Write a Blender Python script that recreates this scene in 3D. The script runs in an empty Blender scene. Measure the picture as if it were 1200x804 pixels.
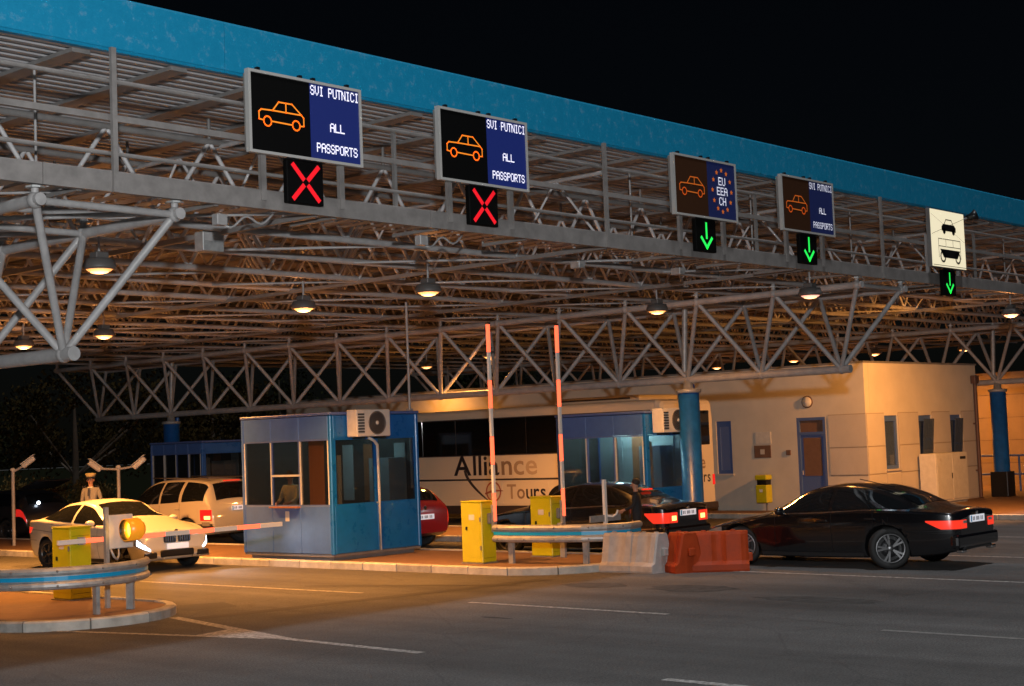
import bpy, bmesh, math, random
import numpy as np
from mathutils import Matrix, Vector

random.seed(7)
scene = bpy.context.scene
C = scene.collection
R = math.radians

# ------------------------------------------------------------------ camera
cam_data = bpy.data.cameras.new('camera')
cam = bpy.data.objects.new('camera', cam_data)
C.objects.link(cam)
scene.camera = cam
YAW, PITCH, ROLL, EYE = 0.84732, 0.064023, -0.038537, 2.35
fwd = Vector((math.sin(YAW) * math.cos(PITCH), math.cos(YAW) * math.cos(PITCH), math.sin(PITCH)))
rgt = Vector((math.cos(YAW), -math.sin(YAW), 0.0))
upv = rgt.cross(fwd)
r2 = rgt * math.cos(ROLL) + upv * math.sin(ROLL)
u2 = upv * math.cos(ROLL) - rgt * math.sin(ROLL)
cam.matrix_world = Matrix(((r2.x, u2.x, -fwd.x, 0.0), (r2.y, u2.y, -fwd.y, 0.0), (r2.z, u2.z, -fwd.z, EYE), (0, 0, 0, 1)))
cam_data.sensor_width = 36.0
cam_data.lens = 36.0 * 1788.385 / 1200.0
cam_data.clip_start = 0.1
cam_data.clip_end = 2000.0

# ------------------------------------------------------------------ night sky, faint high light in front of the canopy
SUN_EL, SUN_AZ = R(76.0), R(186.0)          # azimuth measured from +Y towards +X (light arrives from -Y)
world = bpy.data.worlds.new('World')
scene.world = world
world.use_nodes = True
wn = world.node_tree.nodes
sky_tex = wn.new('ShaderNodeTexSky')
sky_tex.sky_type = 'NISHITA'
sky_tex.sun_disc = False
sky_tex.sun_elevation = SUN_EL
sky_tex.sun_rotation = SUN_AZ
bg = wn['Background']
bg.inputs['Strength'].default_value = 0.00014
world.node_tree.links.new(sky_tex.outputs[0], bg.inputs['Color'])
sun_data = bpy.data.lights.new('sun', 'SUN')
sun_data.energy = 0.40
sun_data.angle = R(5.0)
sun_data.color = (0.94, 0.96, 1.0)
sun = bpy.data.objects.new('sun', sun_data)
C.objects.link(sun)
sd = Vector((math.sin(SUN_AZ) * math.cos(SUN_EL), math.cos(SUN_AZ) * math.cos(SUN_EL), math.sin(SUN_EL)))
sun.rotation_euler = sd.to_track_quat('Z', 'Y').to_euler()
sun.location = (0, 0, 30)

scene.view_settings.view_transform = 'Standard'
scene.view_settings.look = 'None'
scene.view_settings.gamma = 1.0
scene.view_settings.exposure = 2.0
scene.view_settings.use_curve_mapping = False

# ------------------------------------------------------------------ materials
MATS = {}
def mat(name, col, rough=0.5, metal=0.0, emit=0.0, emit_col=None, noise=0.0, nscale=8.0, bump=0.0, coat=0.0, spec=0.5, bscale=None, detail=6.0):
    if name in MATS: return MATS[name]
    m = bpy.data.materials.new(name); m.use_nodes = True
    nt = m.node_tree; b = nt.nodes['Principled BSDF']
    b.inputs['Base Color'].default_value = (*col, 1)
    b.inputs['Roughness'].default_value = rough
    b.inputs['Metallic'].default_value = metal
    b.inputs['Specular IOR Level'].default_value = spec
    if coat: b.inputs['Coat Weight'].default_value = coat; b.inputs['Coat Roughness'].default_value = 0.04
    if emit:
        b.inputs['Emission Color'].default_value = (*(emit_col or col), 1)
        b.inputs['Emission Strength'].default_value = emit
    if noise or bump:
        tc = nt.nodes.new('ShaderNodeTexCoord')
        geo = nt.nodes.new('ShaderNodeNewGeometry')
        nz = nt.nodes.new('ShaderNodeTexNoise'); nz.inputs['Scale'].default_value = nscale; nz.inputs['Detail'].default_value = detail
        nz.inputs['Roughness'].default_value = 0.62
        nt.links.new(geo.outputs['Position'], nz.inputs['Vector'])
        if noise:
            mr = nt.nodes.new('ShaderNodeMapRange')
            mr.inputs['From Min'].default_value = 0.32; mr.inputs['From Max'].default_value = 0.68
            mr.inputs['To Min'].default_value = 1 - noise; mr.inputs['To Max'].default_value = 1 + noise
            nt.links.new(nz.outputs['Fac'], mr.inputs['Value'])
            mx = nt.nodes.new('ShaderNodeVectorMath'); mx.operation = 'SCALE'
            mx.inputs[0].default_value = col
            nt.links.new(mr.outputs[0], mx.inputs['Scale'])
            nt.links.new(mx.outputs[0], b.inputs['Base Color'])
            rr = nt.nodes.new('ShaderNodeMapRange')
            rr.inputs['To Min'].default_value = max(0.02, rough - 0.12); rr.inputs['To Max'].default_value = min(1, rough + 0.12)
            nt.links.new(nz.outputs['Fac'], rr.inputs['Value']); nt.links.new(rr.outputs[0], b.inputs['Roughness'])
        if bump:
            n2 = nt.nodes.new('ShaderNodeTexNoise'); n2.inputs['Scale'].default_value = bscale or nscale * 6; n2.inputs['Detail'].default_value = 4
            nt.links.new(geo.outputs['Position'], n2.inputs['Vector'])
            bp = nt.nodes.new('ShaderNodeBump'); bp.inputs['Strength'].default_value = bump; bp.inputs['Distance'].default_value = 0.01
            nt.links.new(n2.outputs['Fac'], bp.inputs['Height']); nt.links.new(bp.outputs[0], b.inputs['Normal'])
    MATS[name] = m
    return m

def glass_mat(name, tint=(0.02, 0.025, 0.03), alpha=0.55, rough=0.02):
    if name in MATS: return MATS[name]
    m = bpy.data.materials.new(name); m.use_nodes = True
    nt = m.node_tree; b = nt.nodes['Principled BSDF']
    b.inputs['Base Color'].default_value = (*tint, 1); b.inputs['Roughness'].default_value = rough
    b.inputs['Alpha'].default_value = alpha
    MATS[name] = m
    return m

def asphalt_mat():
    m = bpy.data.materials.new('asphalt'); m.use_nodes = True
    nt = m.node_tree; N = nt.nodes; Lk = nt.links; b = N['Principled BSDF']
    geo = N.new('ShaderNodeNewGeometry')
    big = N.new('ShaderNodeTexNoise'); big.inputs['Scale'].default_value = 0.22; big.inputs['Detail'].default_value = 5
    mid = N.new('ShaderNodeTexNoise'); mid.inputs['Scale'].default_value = 2.4; mid.inputs['Detail'].default_value = 7; mid.inputs['Roughness'].default_value = 0.7
    fine = N.new('ShaderNodeTexNoise'); fine.inputs['Scale'].default_value = 38; fine.inputs['Detail'].default_value = 4; fine.inputs['Roughness'].default_value = 0.75
    # tyre-worn tracks run along the lanes: stretch one noise along Y
    mp = N.new('ShaderNodeMapping'); mp.inputs['Scale'].default_value = (1.1, 0.045, 1)
    trk = N.new('ShaderNodeTexNoise'); trk.inputs['Scale'].default_value = 1.0; trk.inputs['Detail'].default_value = 3
    for n in (big, mid, fine): Lk.new(geo.outputs['Position'], n.inputs['Vector'])
    Lk.new(geo.outputs['Position'], mp.inputs['Vector']); Lk.new(mp.outputs[0], trk.inputs['Vector'])
    def mr(src, a, bb, lo=0.3, hi=0.7):
        r = N.new('ShaderNodeMapRange'); r.inputs['From Min'].default_value = lo; r.inputs['From Max'].default_value = hi
        r.inputs['To Min'].default_value = a; r.inputs['To Max'].default_value = bb; Lk.new(src, r.inputs['Value']); return r.outputs[0]
    def mul(a, bb):
        x = N.new('ShaderNodeMath'); x.operation = 'MULTIPLY'; Lk.new(a, x.inputs[0]); Lk.new(bb, x.inputs[1]); return x.outputs[0]
    vor = N.new('ShaderNodeTexVoronoi'); vor.feature = 'DISTANCE_TO_EDGE'; vor.inputs['Scale'].default_value = 0.42
    wob = N.new('ShaderNodeMixRGB'); wob.inputs[0].default_value = 0.12; Lk.new(geo.outputs['Position'], wob.inputs[1]); Lk.new(mid.outputs['Color'], wob.inputs[2]); Lk.new(wob.outputs[0], vor.inputs['Vector'])
    crack = mr(vor.outputs['Distance'], 0.80, 1.0, 0.0, 0.010)
    f = mul(mul(mr(big.outputs['Fac'], 0.8, 1.15), mr(mid.outputs['Fac'], 0.86, 1.1)), mul(mul(mr(fine.outputs['Fac'], 0.35, 1.65), crack), mr(trk.outputs['Fac'], 0.68, 1.18)))
    sc = N.new('ShaderNodeVectorMath'); sc.operation = 'SCALE'; sc.inputs[0].default_value = (0.090, 0.088, 0.086)
    Lk.new(f, sc.inputs['Scale']); Lk.new(sc.outputs[0], b.inputs['Base Color'])
    b.inputs['Roughness'].default_value = 0.82; b.inputs['Specular IOR Level'].default_value = 0.3
    bp = N.new('ShaderNodeBump'); bp.inputs['Strength'].default_value = 0.9; bp.inputs['Distance'].default_value = 0.012
    Lk.new(fine.outputs['Fac'], bp.inputs['Height']); Lk.new(bp.outputs[0], b.inputs['Normal'])
    MATS['asphalt'] = m
    return m

def paint_line_mat():
    m = bpy.data.materials.new('road_paint'); m.use_nodes = True
    nt = m.node_tree; N = nt.nodes; Lk = nt.links; b = N['Principled BSDF']
    geo = N.new('ShaderNodeNewGeometry')
    nz = N.new('ShaderNodeTexNoise'); nz.inputs['Scale'].default_value = 14; nz.inputs['Detail'].default_value = 8; nz.inputs['Roughness'].default_value = 0.75
    Lk.new(geo.outputs['Position'], nz.inputs['Vector'])
    cr = N.new('ShaderNodeValToRGB'); cr.color_ramp.elements[0].position = 0.40; cr.color_ramp.elements[0].color = (0.10, 0.098, 0.092, 1)
    cr.color_ramp.elements[1].position = 0.62; cr.color_ramp.elements[1].color = (0.42, 0.41, 0.39, 1)
    Lk.new(nz.outputs['Fac'], cr.inputs[0]); Lk.new(cr.outputs[0], b.inputs['Base Color'])
    b.inputs['Roughness'].default_value = 0.75
    MATS['road_paint'] = m
    return m

def fascia_mat():
    m = bpy.data.materials.new('fascia_blue'); m.use_nodes = True
    nt = m.node_tree; N = nt.nodes; Lk = nt.links; b = N['Principled BSDF']
    geo = N.new('ShaderNodeNewGeometry')
    nz = N.new('ShaderNodeTexNoise'); nz.inputs['Scale'].default_value = 6.5; nz.inputs['Detail'].default_value = 7; nz.inputs['Roughness'].default_value = 0.7
    Lk.new(geo.outputs['Position'], nz.inputs['Vector'])
    cr = N.new('ShaderNodeValToRGB')
    cr.color_ramp.elements[0].position = 0.3; cr.color_ramp.elements[0].color = (0.002, 0.20, 0.37, 1)
    cr.color_ramp.elements[1].position = 0.72; cr.color_ramp.elements[1].color = (0.10, 0.28, 0.44, 1)
    e = cr.color_ramp.elements.new(0.55); e.color = (0.004, 0.225, 0.405, 1)
    Lk.new(nz.outputs['Fac'], cr.inputs[0]); Lk.new(cr.outputs[0], b.inputs['Base Color'])
    b.inputs['Roughness'].default_value = 0.5
    MATS['fascia_blue'] = m
    return m

asphalt_mat(); paint_line_mat(); fascia_mat()
mat('steel', (0.33, 0.32, 0.315), 0.45, noise=0.16, nscale=5)
mat('steel_dark', (0.18, 0.172, 0.165), 0.5, noise=0.16, nscale=4)
mat('steel_light', (0.52, 0.51, 0.51), 0.4, noise=0.12, nscale=5)
mat('gantry_steel', (0.21, 0.195, 0.185), 0.5, noise=0.18, nscale=5)
mat('sign_frame', (0.42, 0.41, 0.39), 0.45)
mat('galv', (0.36, 0.365, 0.36), 0.5, metal=0.35, noise=0.2, nscale=9)
mat('deck', (0.31, 0.305, 0.31), 0.5, noise=0.1, nscale=2)
mat('column_blue', (0.008, 0.09, 0.34), 0.35, noise=0.2, nscale=6)
mat('booth_blue', (0.004, 0.105, 0.38), 0.3, noise=0.12, nscale=5)
mat('booth_lilac', (0.055, 0.13, 0.37), 0.35, noise=0.08, nscale=5)
mat('booth_trim', (0.08, 0.13, 0.33), 0.4)
mat('white_paint', (0.72, 0.71, 0.68), 0.45, noise=0.06, nscale=6)
mat('off_white', (0.58, 0.56, 0.51), 0.5, noise=0.08, nscale=7)
mat('rubber', (0.012, 0.012, 0.012), 0.75)
mat('black', (0.006, 0.006, 0.007), 0.4)
mat('dark_plastic', (0.02, 0.02, 0.021), 0.45)
mat('chrome', (0.7, 0.7, 0.7), 0.12, metal=1.0)
mat('alloy', (0.20, 0.20, 0.205), 0.4, metal=0.9)
mat('alloy_dark', (0.12, 0.12, 0.125), 0.3, metal=0.85)
mat('car_glass', (0.006, 0.007, 0.008), 0.04, spec=0.7)
mat('kerb', (0.42, 0.40, 0.36), 0.8, noise=0.22, nscale=4, bump=0.25)
mat('kerb_dark', (0.30, 0.285, 0.26), 0.85, noise=0.25, nscale=5, bump=0.25)
mat('kerb_pale', (0.50, 0.48, 0.44), 0.8, noise=0.2, nscale=4, bump=0.25)
mat('paver', (0.15, 0.085, 0.055), 0.85, noise=0.2, nscale=5, bump=0.3)
mat('yellow', (0.50, 0.46, 0.008), 0.4, noise=0.06, nscale=5)
mat('blue_reflector', (0.01, 0.32, 0.60), 0.25)
mat('barrier_red', (0.75, 0.10, 0.03), 0.35)
mat('barrier_white', (0.75, 0.74, 0.70), 0.4)
mat('plastic_red', (0.30, 0.036, 0.006), 0.6, spec=0.2, noise=0.15, nscale=6)
mat('plastic_white', (0.34, 0.31, 0.29), 0.55, noise=0.14, nscale=6)
mat('wall_cream', (0.60, 0.55, 0.46), 0.85, noise=0.06, nscale=1.5, bump=0.15)
mat('wall_panel', (0.52, 0.475, 0.42), 0.7, noise=0.05, nscale=2)
mat('frame_blue', (0.07, 0.13, 0.33), 0.4)
mat('door_brown', (0.16, 0.09, 0.06), 0.6, noise=0.1, nscale=8)
mat('pipe_brown', (0.10, 0.05, 0.035), 0.5)
mat('tail_red', (0.55, 0.01, 0.01), 0.2, emit=0.12, emit_col=(1, 0.03, 0.02))
mat('tail_lit', (0.5, 0.01, 0.01), 0.2, emit=0.20, emit_col=(1, 0.05, 0.02))
mat('tail_hot', (1, 0.4, 0.2), 0.2, emit=1.2, emit_col=(1, 0.35, 0.08))
mat('head_lit', (0.9, 0.95, 1), 0.1, emit=2.5, emit_col=(0.75, 0.87, 1))
mat('head_glass', (0.45, 0.44, 0.42), 0.08, metal=0.6)
mat('plate_white_glow', (0.80, 0.80, 0.80), 0.4, emit=0.10, emit_col=(0.9, 0.9, 1))  # faint glow put into the plates for their glare in the flash
mat('plate_mark', (0.08, 0.08, 0.1), 0.5)
mat('lamp_lens', (1, 0.8, 0.5), 0.3, emit=0.34, emit_col=(1, 0.36, 0.09))
mat('lamp_lens_pink', (1, 0.75, 0.6), 0.3, emit=0.34, emit_col=(1, 0.40, 0.30))
mat('lamp_core', (1, 0.85, 0.6), 0.3, emit=0.55, emit_col=(1, 0.52, 0.24))
mat('lamp_house', (0.10, 0.093, 0.088), 0.5)
mat('led_red', (0.6, 0.01, 0.01), 0.4, emit=0.16, emit_col=(1, 0.012, 0.03))
mat('led_green', (0.02, 0.6, 0.1), 0.4, emit=0.22, emit_col=(0.02, 1, 0.10))
mat('led_orange', (0.9, 0.3, 0.03), 0.4, emit=0.15, emit_col=(1, 0.22, 0.01))
mat('led_orange_dim', (0.6, 0.18, 0.02), 0.4, emit=0.06, emit_col=(1, 0.16, 0.02))
mat('led_white', (0.8, 0.8, 0.9), 0.4, emit=0.22, emit_col=(0.82, 0.80, 1))
mat('led_white_dim', (0.8, 0.8, 0.9), 0.4, emit=0.11, emit_col=(0.80, 0.82, 1))
mat('screen_black', (0.003, 0.003, 0.003), 0.7, spec=0.08)
mat('screen_brown_reflection', (0.05, 0.02, 0.009), 0.7, spec=0.1)  # black screen with a brown reflection put into its colour
mat('screen_blue', (0.01, 0.015, 0.08), 0.6, emit=0.018, emit_col=(0.01, 0.09, 0.95))
mat('screen_blue_dim', (0.01, 0.015, 0.06), 0.6, emit=0.008, emit_col=(0.02, 0.08, 0.7))
mat('sign_lit', (0.85, 0.8, 0.62), 0.5, emit=0.17, emit_col=(1, 0.88, 0.58))
mat('amber_lit', (0.9, 0.4, 0.02), 0.3, emit=2.0, emit_col=(1, 0.5, 0.03))
mat('amber_shell', (0.8, 0.3, 0.02), 0.3, emit=0.10, emit_col=(1, 0.34, 0.01))
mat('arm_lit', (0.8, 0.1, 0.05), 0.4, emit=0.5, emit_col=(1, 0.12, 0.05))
mat('strip_light', (0.8, 1, 1), 0.4, emit=1.6, emit_col=(0.6, 0.95, 1))
mat('bus_white', (0.66, 0.58, 0.45), 0.28, coat=0.4)
mat('bus_glass', (0.006, 0.006, 0.006), 0.05, spec=0.6)
mat('bus_stripe', (0.04, 0.03, 0.03), 0.4)
mat('skin', (0.42, 0.22, 0.14), 0.55)
mat('hair', (0.02, 0.014, 0.01), 0.7)
mat('shirt_grey', (0.22, 0.21, 0.20), 0.8, noise=0.1, nscale=20)
mat('shirt_yellow', (0.62, 0.55, 0.32), 0.8, noise=0.1, nscale=20)
mat('cloth_dark', (0.012, 0.012, 0.014), 0.85)
mat('trouser', (0.03, 0.035, 0.06), 0.85)
mat('cap_top', (0.40, 0.33, 0.16), 0.7)
mat('interior_wood', (0.30, 0.12, 0.05), 0.6, noise=0.15, nscale=4)
mat('interior_pale', (0.35, 0.42, 0.42), 0.7)
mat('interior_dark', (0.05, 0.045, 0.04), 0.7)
mat('orange_reflection', (0.45, 0.16, 0.05), 0.6)  # colour of the orange reflection in the booth window
mat('bark', (0.06, 0.045, 0.03), 0.9, noise=0.3, nscale=8)
mat('leaf', (0.012, 0.014, 0.006), 1.0, spec=0.0, noise=0.4, nscale=1.4)
mat('leaf_brown', (0.022, 0.016, 0.006), 1.0, spec=0.0, noise=0.4, nscale=1.4)  # browner leaf colour for some of the trees
mat('leaf_shrub_lit', (0.10, 0.065, 0.022), 1.0, spec=0.0, noise=0.4, nscale=1.4)  # orange lamp light on the shrubs is put into the leaf colour
mat('far_wall', (0.25, 0.17, 0.10), 0.8, noise=0.1, nscale=2)
glass_mat('booth_glass', (0.012, 0.015, 0.018), 0.45)
glass_mat('window_glass', (0.06, 0.09, 0.16), 0.75, 0.05)

# ------------------------------------------------------------------ mesh helpers
CACHE = {}
def tag(o, label=None, cat=None, group=None, kind=None):
    if label: o['label'] = label
    if cat: o['category'] = cat
    if group: o['group'] = group
    if kind: o['kind'] = kind
    return o
def link(name, me, parent=None):
    o = bpy.data.objects.new(name, me); C.objects.link(o)
    if parent is not None: o.parent = parent
    return o
def thing(name, label, cat, loc=(0, 0, 0), rz=0.0, group=None):
    o = bpy.data.objects.new(name, None); C.objects.link(o)
    o.empty_display_size = 0.3
    o.location = loc; o.rotation_euler = (0, 0, rz)
    return tag(o, label, cat, group)
def mk(name, verts, faces, m, parent=None, smooth=False, mats=None, fm=None):
    me = bpy.data.meshes.new(name)
    me.from_pydata([tuple(v) for v in verts], [], faces); me.update()
    for x in (mats or [m]): me.materials.append(MATS[x])
    if smooth: me.polygons.foreach_set('use_smooth', [True] * len(me.polygons))
    if fm: me.polygons.foreach_set('material_index', fm)
    return link(name, me, parent)
def cyl_mesh(m, n=8):
    k = ('cyl', m, n)
    if k not in CACHE:
        v = [(math.cos(2 * math.pi * i / n), math.sin(2 * math.pi * i / n), z) for z in (0, 1) for i in range(n)]
        f = [(i, (i + 1) % n, n + (i + 1) % n, n + i) for i in range(n)] + [tuple(range(n - 1, -1, -1)), tuple(range(n, 2 * n))]
        me = bpy.data.meshes.new('tube'); me.from_pydata(v, [], f)
        me.polygons.foreach_set('use_smooth', [True] * n + [False, False]); me.materials.append(MATS[m]); CACHE[k] = me
    return CACHE[k]
def tube(name, a, b, r, m, parent=None, n=8):
    a = Vector(a); b = Vector(b); d = b - a
    o = link(name, cyl_mesh(m, n), parent)
    q = d.to_track_quat('Z', 'Y')
    o.matrix_local = Matrix.Translation(a) @ q.to_matrix().to_4x4() @ Matrix.Diagonal((r, r, d.length, 1))
    return o
def ball_mesh(m, n=10):
    k = ('ball', m, n)
    if k not in CACHE:
        bm = bmesh.new(); bmesh.ops.create_uvsphere(bm, u_segments=n, v_segments=max(6, n // 2 + 1), radius=1)
        me = bpy.data.meshes.new('ball'); bm.to_mesh(me); bm.free()
        me.polygons.foreach_set('use_smooth', [True] * len(me.polygons)); me.materials.append(MATS[m]); CACHE[k] = me
    return CACHE[k]
def ball(name, c, r, m, parent=None, n=10):
    o = link(name, ball_mesh(m, n), parent); o.location = c
    o.scale = (r, r, r) if not hasattr(r, '__len__') else r
    return o
def box_geo(size, bev=0.0):
    sx, sy, sz = size[0] / 2, size[1] / 2, size[2] / 2
    bm = bmesh.new(); bmesh.ops.create_cube(bm, size=1)
    for v in bm.verts: v.co = (v.co.x * size[0], v.co.y * size[1], v.co.z * size[2])
    if bev: bmesh.ops.bevel(bm, geom=list(bm.edges), offset=bev, segments=1 if bev < 0.02 else 2, affect='EDGES', profile=0.5)
    return bm
def box(name, c, size, m, parent=None, rz=0.0, bev=0.0, rot=None):
    k = ('box', tuple(round(s, 4) for s in size), m, bev)
    if k not in CACHE:
        bm = box_geo(size, bev); me = bpy.data.meshes.new(name); bm.to_mesh(me); bm.free(); me.materials.append(MATS[m]); CACHE[k] = me
    o = link(name, CACHE[k], parent); o.location = c
    o.rotation_euler = rot if rot else (0, 0, rz)
    return o
def bx(name, lo, hi, m, parent=None, bev=0.0):
    return box(name, [(a + b) / 2 for a, b in zip(lo, hi)], [abs(b - a) for a, b in zip(lo, hi)], m, parent, bev=bev)
def lathe(name, prof, m, parent=None, n=20, c=(0, 0, 0), rot=None, smooth=True):
    v = []; f = []
    for r, z in prof:
        for i in range(n): v.append((r * math.cos(2 * math.pi * i / n), r * math.sin(2 * math.pi * i / n), z))
    for j in range(len(prof) - 1):
        for i in range(n): f.append((j * n + i, j * n + (i + 1) % n, (j + 1) * n + (i + 1) % n, (j + 1) * n + i))
    o = mk(name, v, f, m, parent, smooth); o.location = c
    if rot: o.rotation_euler = rot
    return o
def sweep(name, path, prof, m, parent=None, closed_prof=False, smooth=False, cap=True):
    """profile (offset outward-normal, z) along a plan path of (x, y)"""
    n = len(path); v = []; f = []
    k = len(prof)
    for i in range(n):
        a = Vector(path[max(0, i - 1)]); b = Vector(path[min(n - 1, i + 1)]); t = (b - a).normalized(); nr = Vector((t.y, -t.x))
        for o_, z in prof: v.append((path[i][0] + nr.x * o_, path[i][1] + nr.y * o_, z))
    kk = k if closed_prof else k - 1
    for i in range(n - 1):
        for j in range(kk): f.append((i * k + j, i * k + (j + 1) % k, (i + 1) * k + (j + 1) % k, (i + 1) * k + j))
    if cap and closed_prof: f += [tuple(range(k)), tuple(range((n - 1) * k + k - 1, (n - 1) * k - 1, -1))]
    return mk(name, v, f, m, parent, smooth)
def curve_tube(name, pts, r, m, parent=None, n=6):
    v = []; f = []; pts = [Vector(p) for p in pts]
    for i, p in enumerate(pts):
        t = (pts[min(i + 1, len(pts) - 1)] - pts[max(i - 1, 0)]).normalized()
        q = t.to_track_quat('Z', 'Y')
        for j in range(n): v.append(p + q @ Vector((r * math.cos(2 * math.pi * j / n), r * math.sin(2 * math.pi * j / n), 0)))
    for i in range(len(pts) - 1):
        for j in range(n): f.append((i * n + j, i * n + (j + 1) % n, (i + 1) * n + (j + 1) % n, (i + 1) * n + j))
    f += [tuple(range(n - 1, -1, -1)), tuple(range((len(pts) - 1) * n, len(pts) * n))]
    return mk(name, v, f, m, parent, True)
def evaluated(o):
    dg = bpy.context.evaluated_depsgraph_get(); dg.update()
    return bpy.data.meshes.new_from_object(o.evaluated_get(dg), depsgraph=dg)
ORD = ['first', 'second', 'third', 'fourth', 'fifth', 'sixth', 'seventh', 'eighth', 'ninth', 'tenth', 'eleventh', 'twelfth', 'thirteenth', 'fourteenth', 'fifteenth', 'sixteenth']

# ------------------------------------------------------------------ layout constants (metres)
X1, X2, X3 = 9.888, 28.03, 44.2           # main truss lines
Y0, S, W = 14.78, 1.919, 1.84             # canopy front, truss module, truss width
ZB, ZT = 3.56, 5.17
YEND = Y0 + 15 * S

# ------------------------------------------------------------------ ground, islands, markings
mat('road_paint_worn', (0.17, 0.165, 0.155), 0.8, noise=0.35, nscale=12)
road = mk('road', [(-250, -250, 0), (350, -250, 0), (350, 350, 0), (-250, 350, 0)], [(0, 1, 2, 3)], 'asphalt'); tag(road, kind='structure')
def marking(pts, name='lane_line', z=0.004, m='road_paint'):
    o = mk(name, [(x, y, z) for x, y in pts], [tuple(range(len(pts)))], m); tag(o, kind='structure'); return o
def stripe(a, b, w=0.12, m='road_paint'):
    a = Vector(a); b = Vector(b); t = (b - a).normalized(); n = Vector((-t.y, t.x)) * w / 2
    return marking([a - n, b - n, b + n, a + n], m=m)
stripe((16.50, 15.6), (16.42, 11.95), 0.11)
stripe((16.12, 8.7), (16.0, 3.0), 0.10, 'road_paint_worn')
stripe((16.80, 24.3), (16.86, 18.3), 0.11)
stripe((16.85, 34.0), (16.80, 28.0), 0.11)
stripe((12.05, 8.85), (12.0, 4.5), 0.13)
stripe((21.95, 14.7), (21.45, 4.0), 0.12)
stripe((25.75, 13.4), (25.35, 4.0), 0.11)
stripe((30.2, 17.0), (30.0, 2.0), 0.11)
stripe((13.30, 18.45), (12.42, 14.9), 0.16)
stripe((12.42, 14.9), (12.29, 12.4), 0.13)
stripe((10.4, 22.6), (11.62, 18.35), 0.10)
stripe((11.62, 18.35), (12.33, 15.2), 0.11)
marking([(12.36, 15.0), (12.72, 16.45), (12.12, 16.35)], 'nose_marking', 0.0045)
mat('tar', (0.028, 0.026, 0.024), 0.8, noise=0.3, nscale=5)
mat('oil', (0.066, 0.064, 0.062), 0.9, noise=0.3, nscale=6, spec=0.05)
def ground_patch(name, pts, m, z):
    return tag(mk(name, [(x, y, z) for x, y in pts], [tuple(range(len(pts)))], m), kind='structure')
seam = [(13.2 + i * 0.5, 17.98 - i * 0.088 + 0.03 * math.sin(i * 1.7)) for i in range(14)]
ground_patch('road_seam', [(x, y - 0.17) for x, y in seam] + [(x, y + 0.17) for x, y in reversed(seam)], 'tar', 0.003)
seam2 = [(17.4 + i * 0.12, 20.2 - i * 0.32 + 0.04 * math.sin(i * 2.1)) for i in range(12)]
ground_patch('road_seam', [(x - 0.10, y) for x, y in seam2] + [(x + 0.10, y) for x, y in reversed(seam2)], 'tar', 0.0032)
mat('asphalt_patch', (0.05, 0.05, 0.05), 0.85, noise=0.25, nscale=20, bump=0.4)
ground_patch('road_patch', [(13.9, 18.9), (14.7, 18.75), (15.0, 19.5), (14.2, 19.9)], 'asphalt_patch', 0.0028)
ground_patch('road_patch', [(13.8, 16.75), (14.75, 16.5), (14.8, 16.8), (13.9, 17.1)], 'asphalt_patch', 0.0028)
for cx, cy, rx, ry in ((19.3, 13.6, 0.5, 0.8), (19.2, 15.4, 0.35, 0.6), (18.6, 11.0, 0.35, 0.9), (15.2, 13.9, 0.06, 0.3)):
    pts = [(cx + rx * math.cos(a) * random.uniform(.75, 1.2), cy + ry * math.sin(a) * random.uniform(.75, 1.2)) for a in np.linspace(0, 2 * math.pi, 16, endpoint=False)]
    ground_patch('oil_stain', pts, 'oil', 0.0025)

def path_len_points(path):
    d = [0]
    for a, b in zip(path, path[1:]): d.append(d[-1] + math.dist(a, b))
    return d
def sub_path(path, d, s0, s1):
    def at(s):
        for i in range(len(d) - 1):
            if d[i + 1] >= s:
                t = (s - d[i]) / max(1e-6, d[i + 1] - d[i]); return (path[i][0] + (path[i + 1][0] - path[i][0]) * t, path[i][1] + (path[i + 1][1] - path[i][1]) * t)
        return path[-1]
    return [at(s0)] + [path[i] for i in range(len(d)) if s0 + .02 < d[i] < s1 - .02] + [at(s1)]
def island(xl, xr, yn, ye, nose=None):
    cx = (xl + xr) / 2; r = (xr - xl) / 2; cy = yn + r
    path = [(xl, y) for y in np.linspace(ye, cy, 12)][:-1] + [(cx - r * math.cos(a), cy - r * math.sin(a)) for a in np.linspace(0, math.pi, 17)] + [(xr, y) for y in np.linspace(cy, ye, 12)][1:]
    root = mk('traffic_island', [(x, y, 0.118) for x, y in path], [tuple(range(len(path)))], 'paver'); tag(root, kind='structure')
    bm = bmesh.new(); bm.from_mesh(root.data); bmesh.ops.recalc_face_normals(bm, faces=bm.faces)
    bm.to_mesh(root.data); bm.free()
    d = path_len_points(path); s = 0.0; step = 0.92
    prof = [(0.0, 0.0), (0.0, 0.115), (-0.025, 0.14), (-0.15, 0.14), (-0.15, 0.0)]
    while s < d[-1] - 0.3:
        sp = sub_path(path, d, s, min(s + step - 0.022, d[-1]))
        dz = random.uniform(-.004, .004)
        sweep('kerb_stone', sp, [(o, z + (dz if z > .05 else 0)) for o, z in prof], random.choice(('kerb', 'kerb', 'kerb_dark', 'kerb_pale')), root, closed_prof=True)
        s += step
    return root
island(11.0, 13.98, 18.3, 30.0)
island(20.0, 23.2, 16.75, 41.0)
island(26.5, 29.8, 17.2, 41.0)
mat('verge', (0.008, 0.009, 0.005), 1.0, noise=0.4, nscale=3, spec=0.0)
ground_patch('verge', [(-200, 44.5), (300, 44.5), (300, 330), (-200, 330)], 'verge', 0.006)
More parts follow.
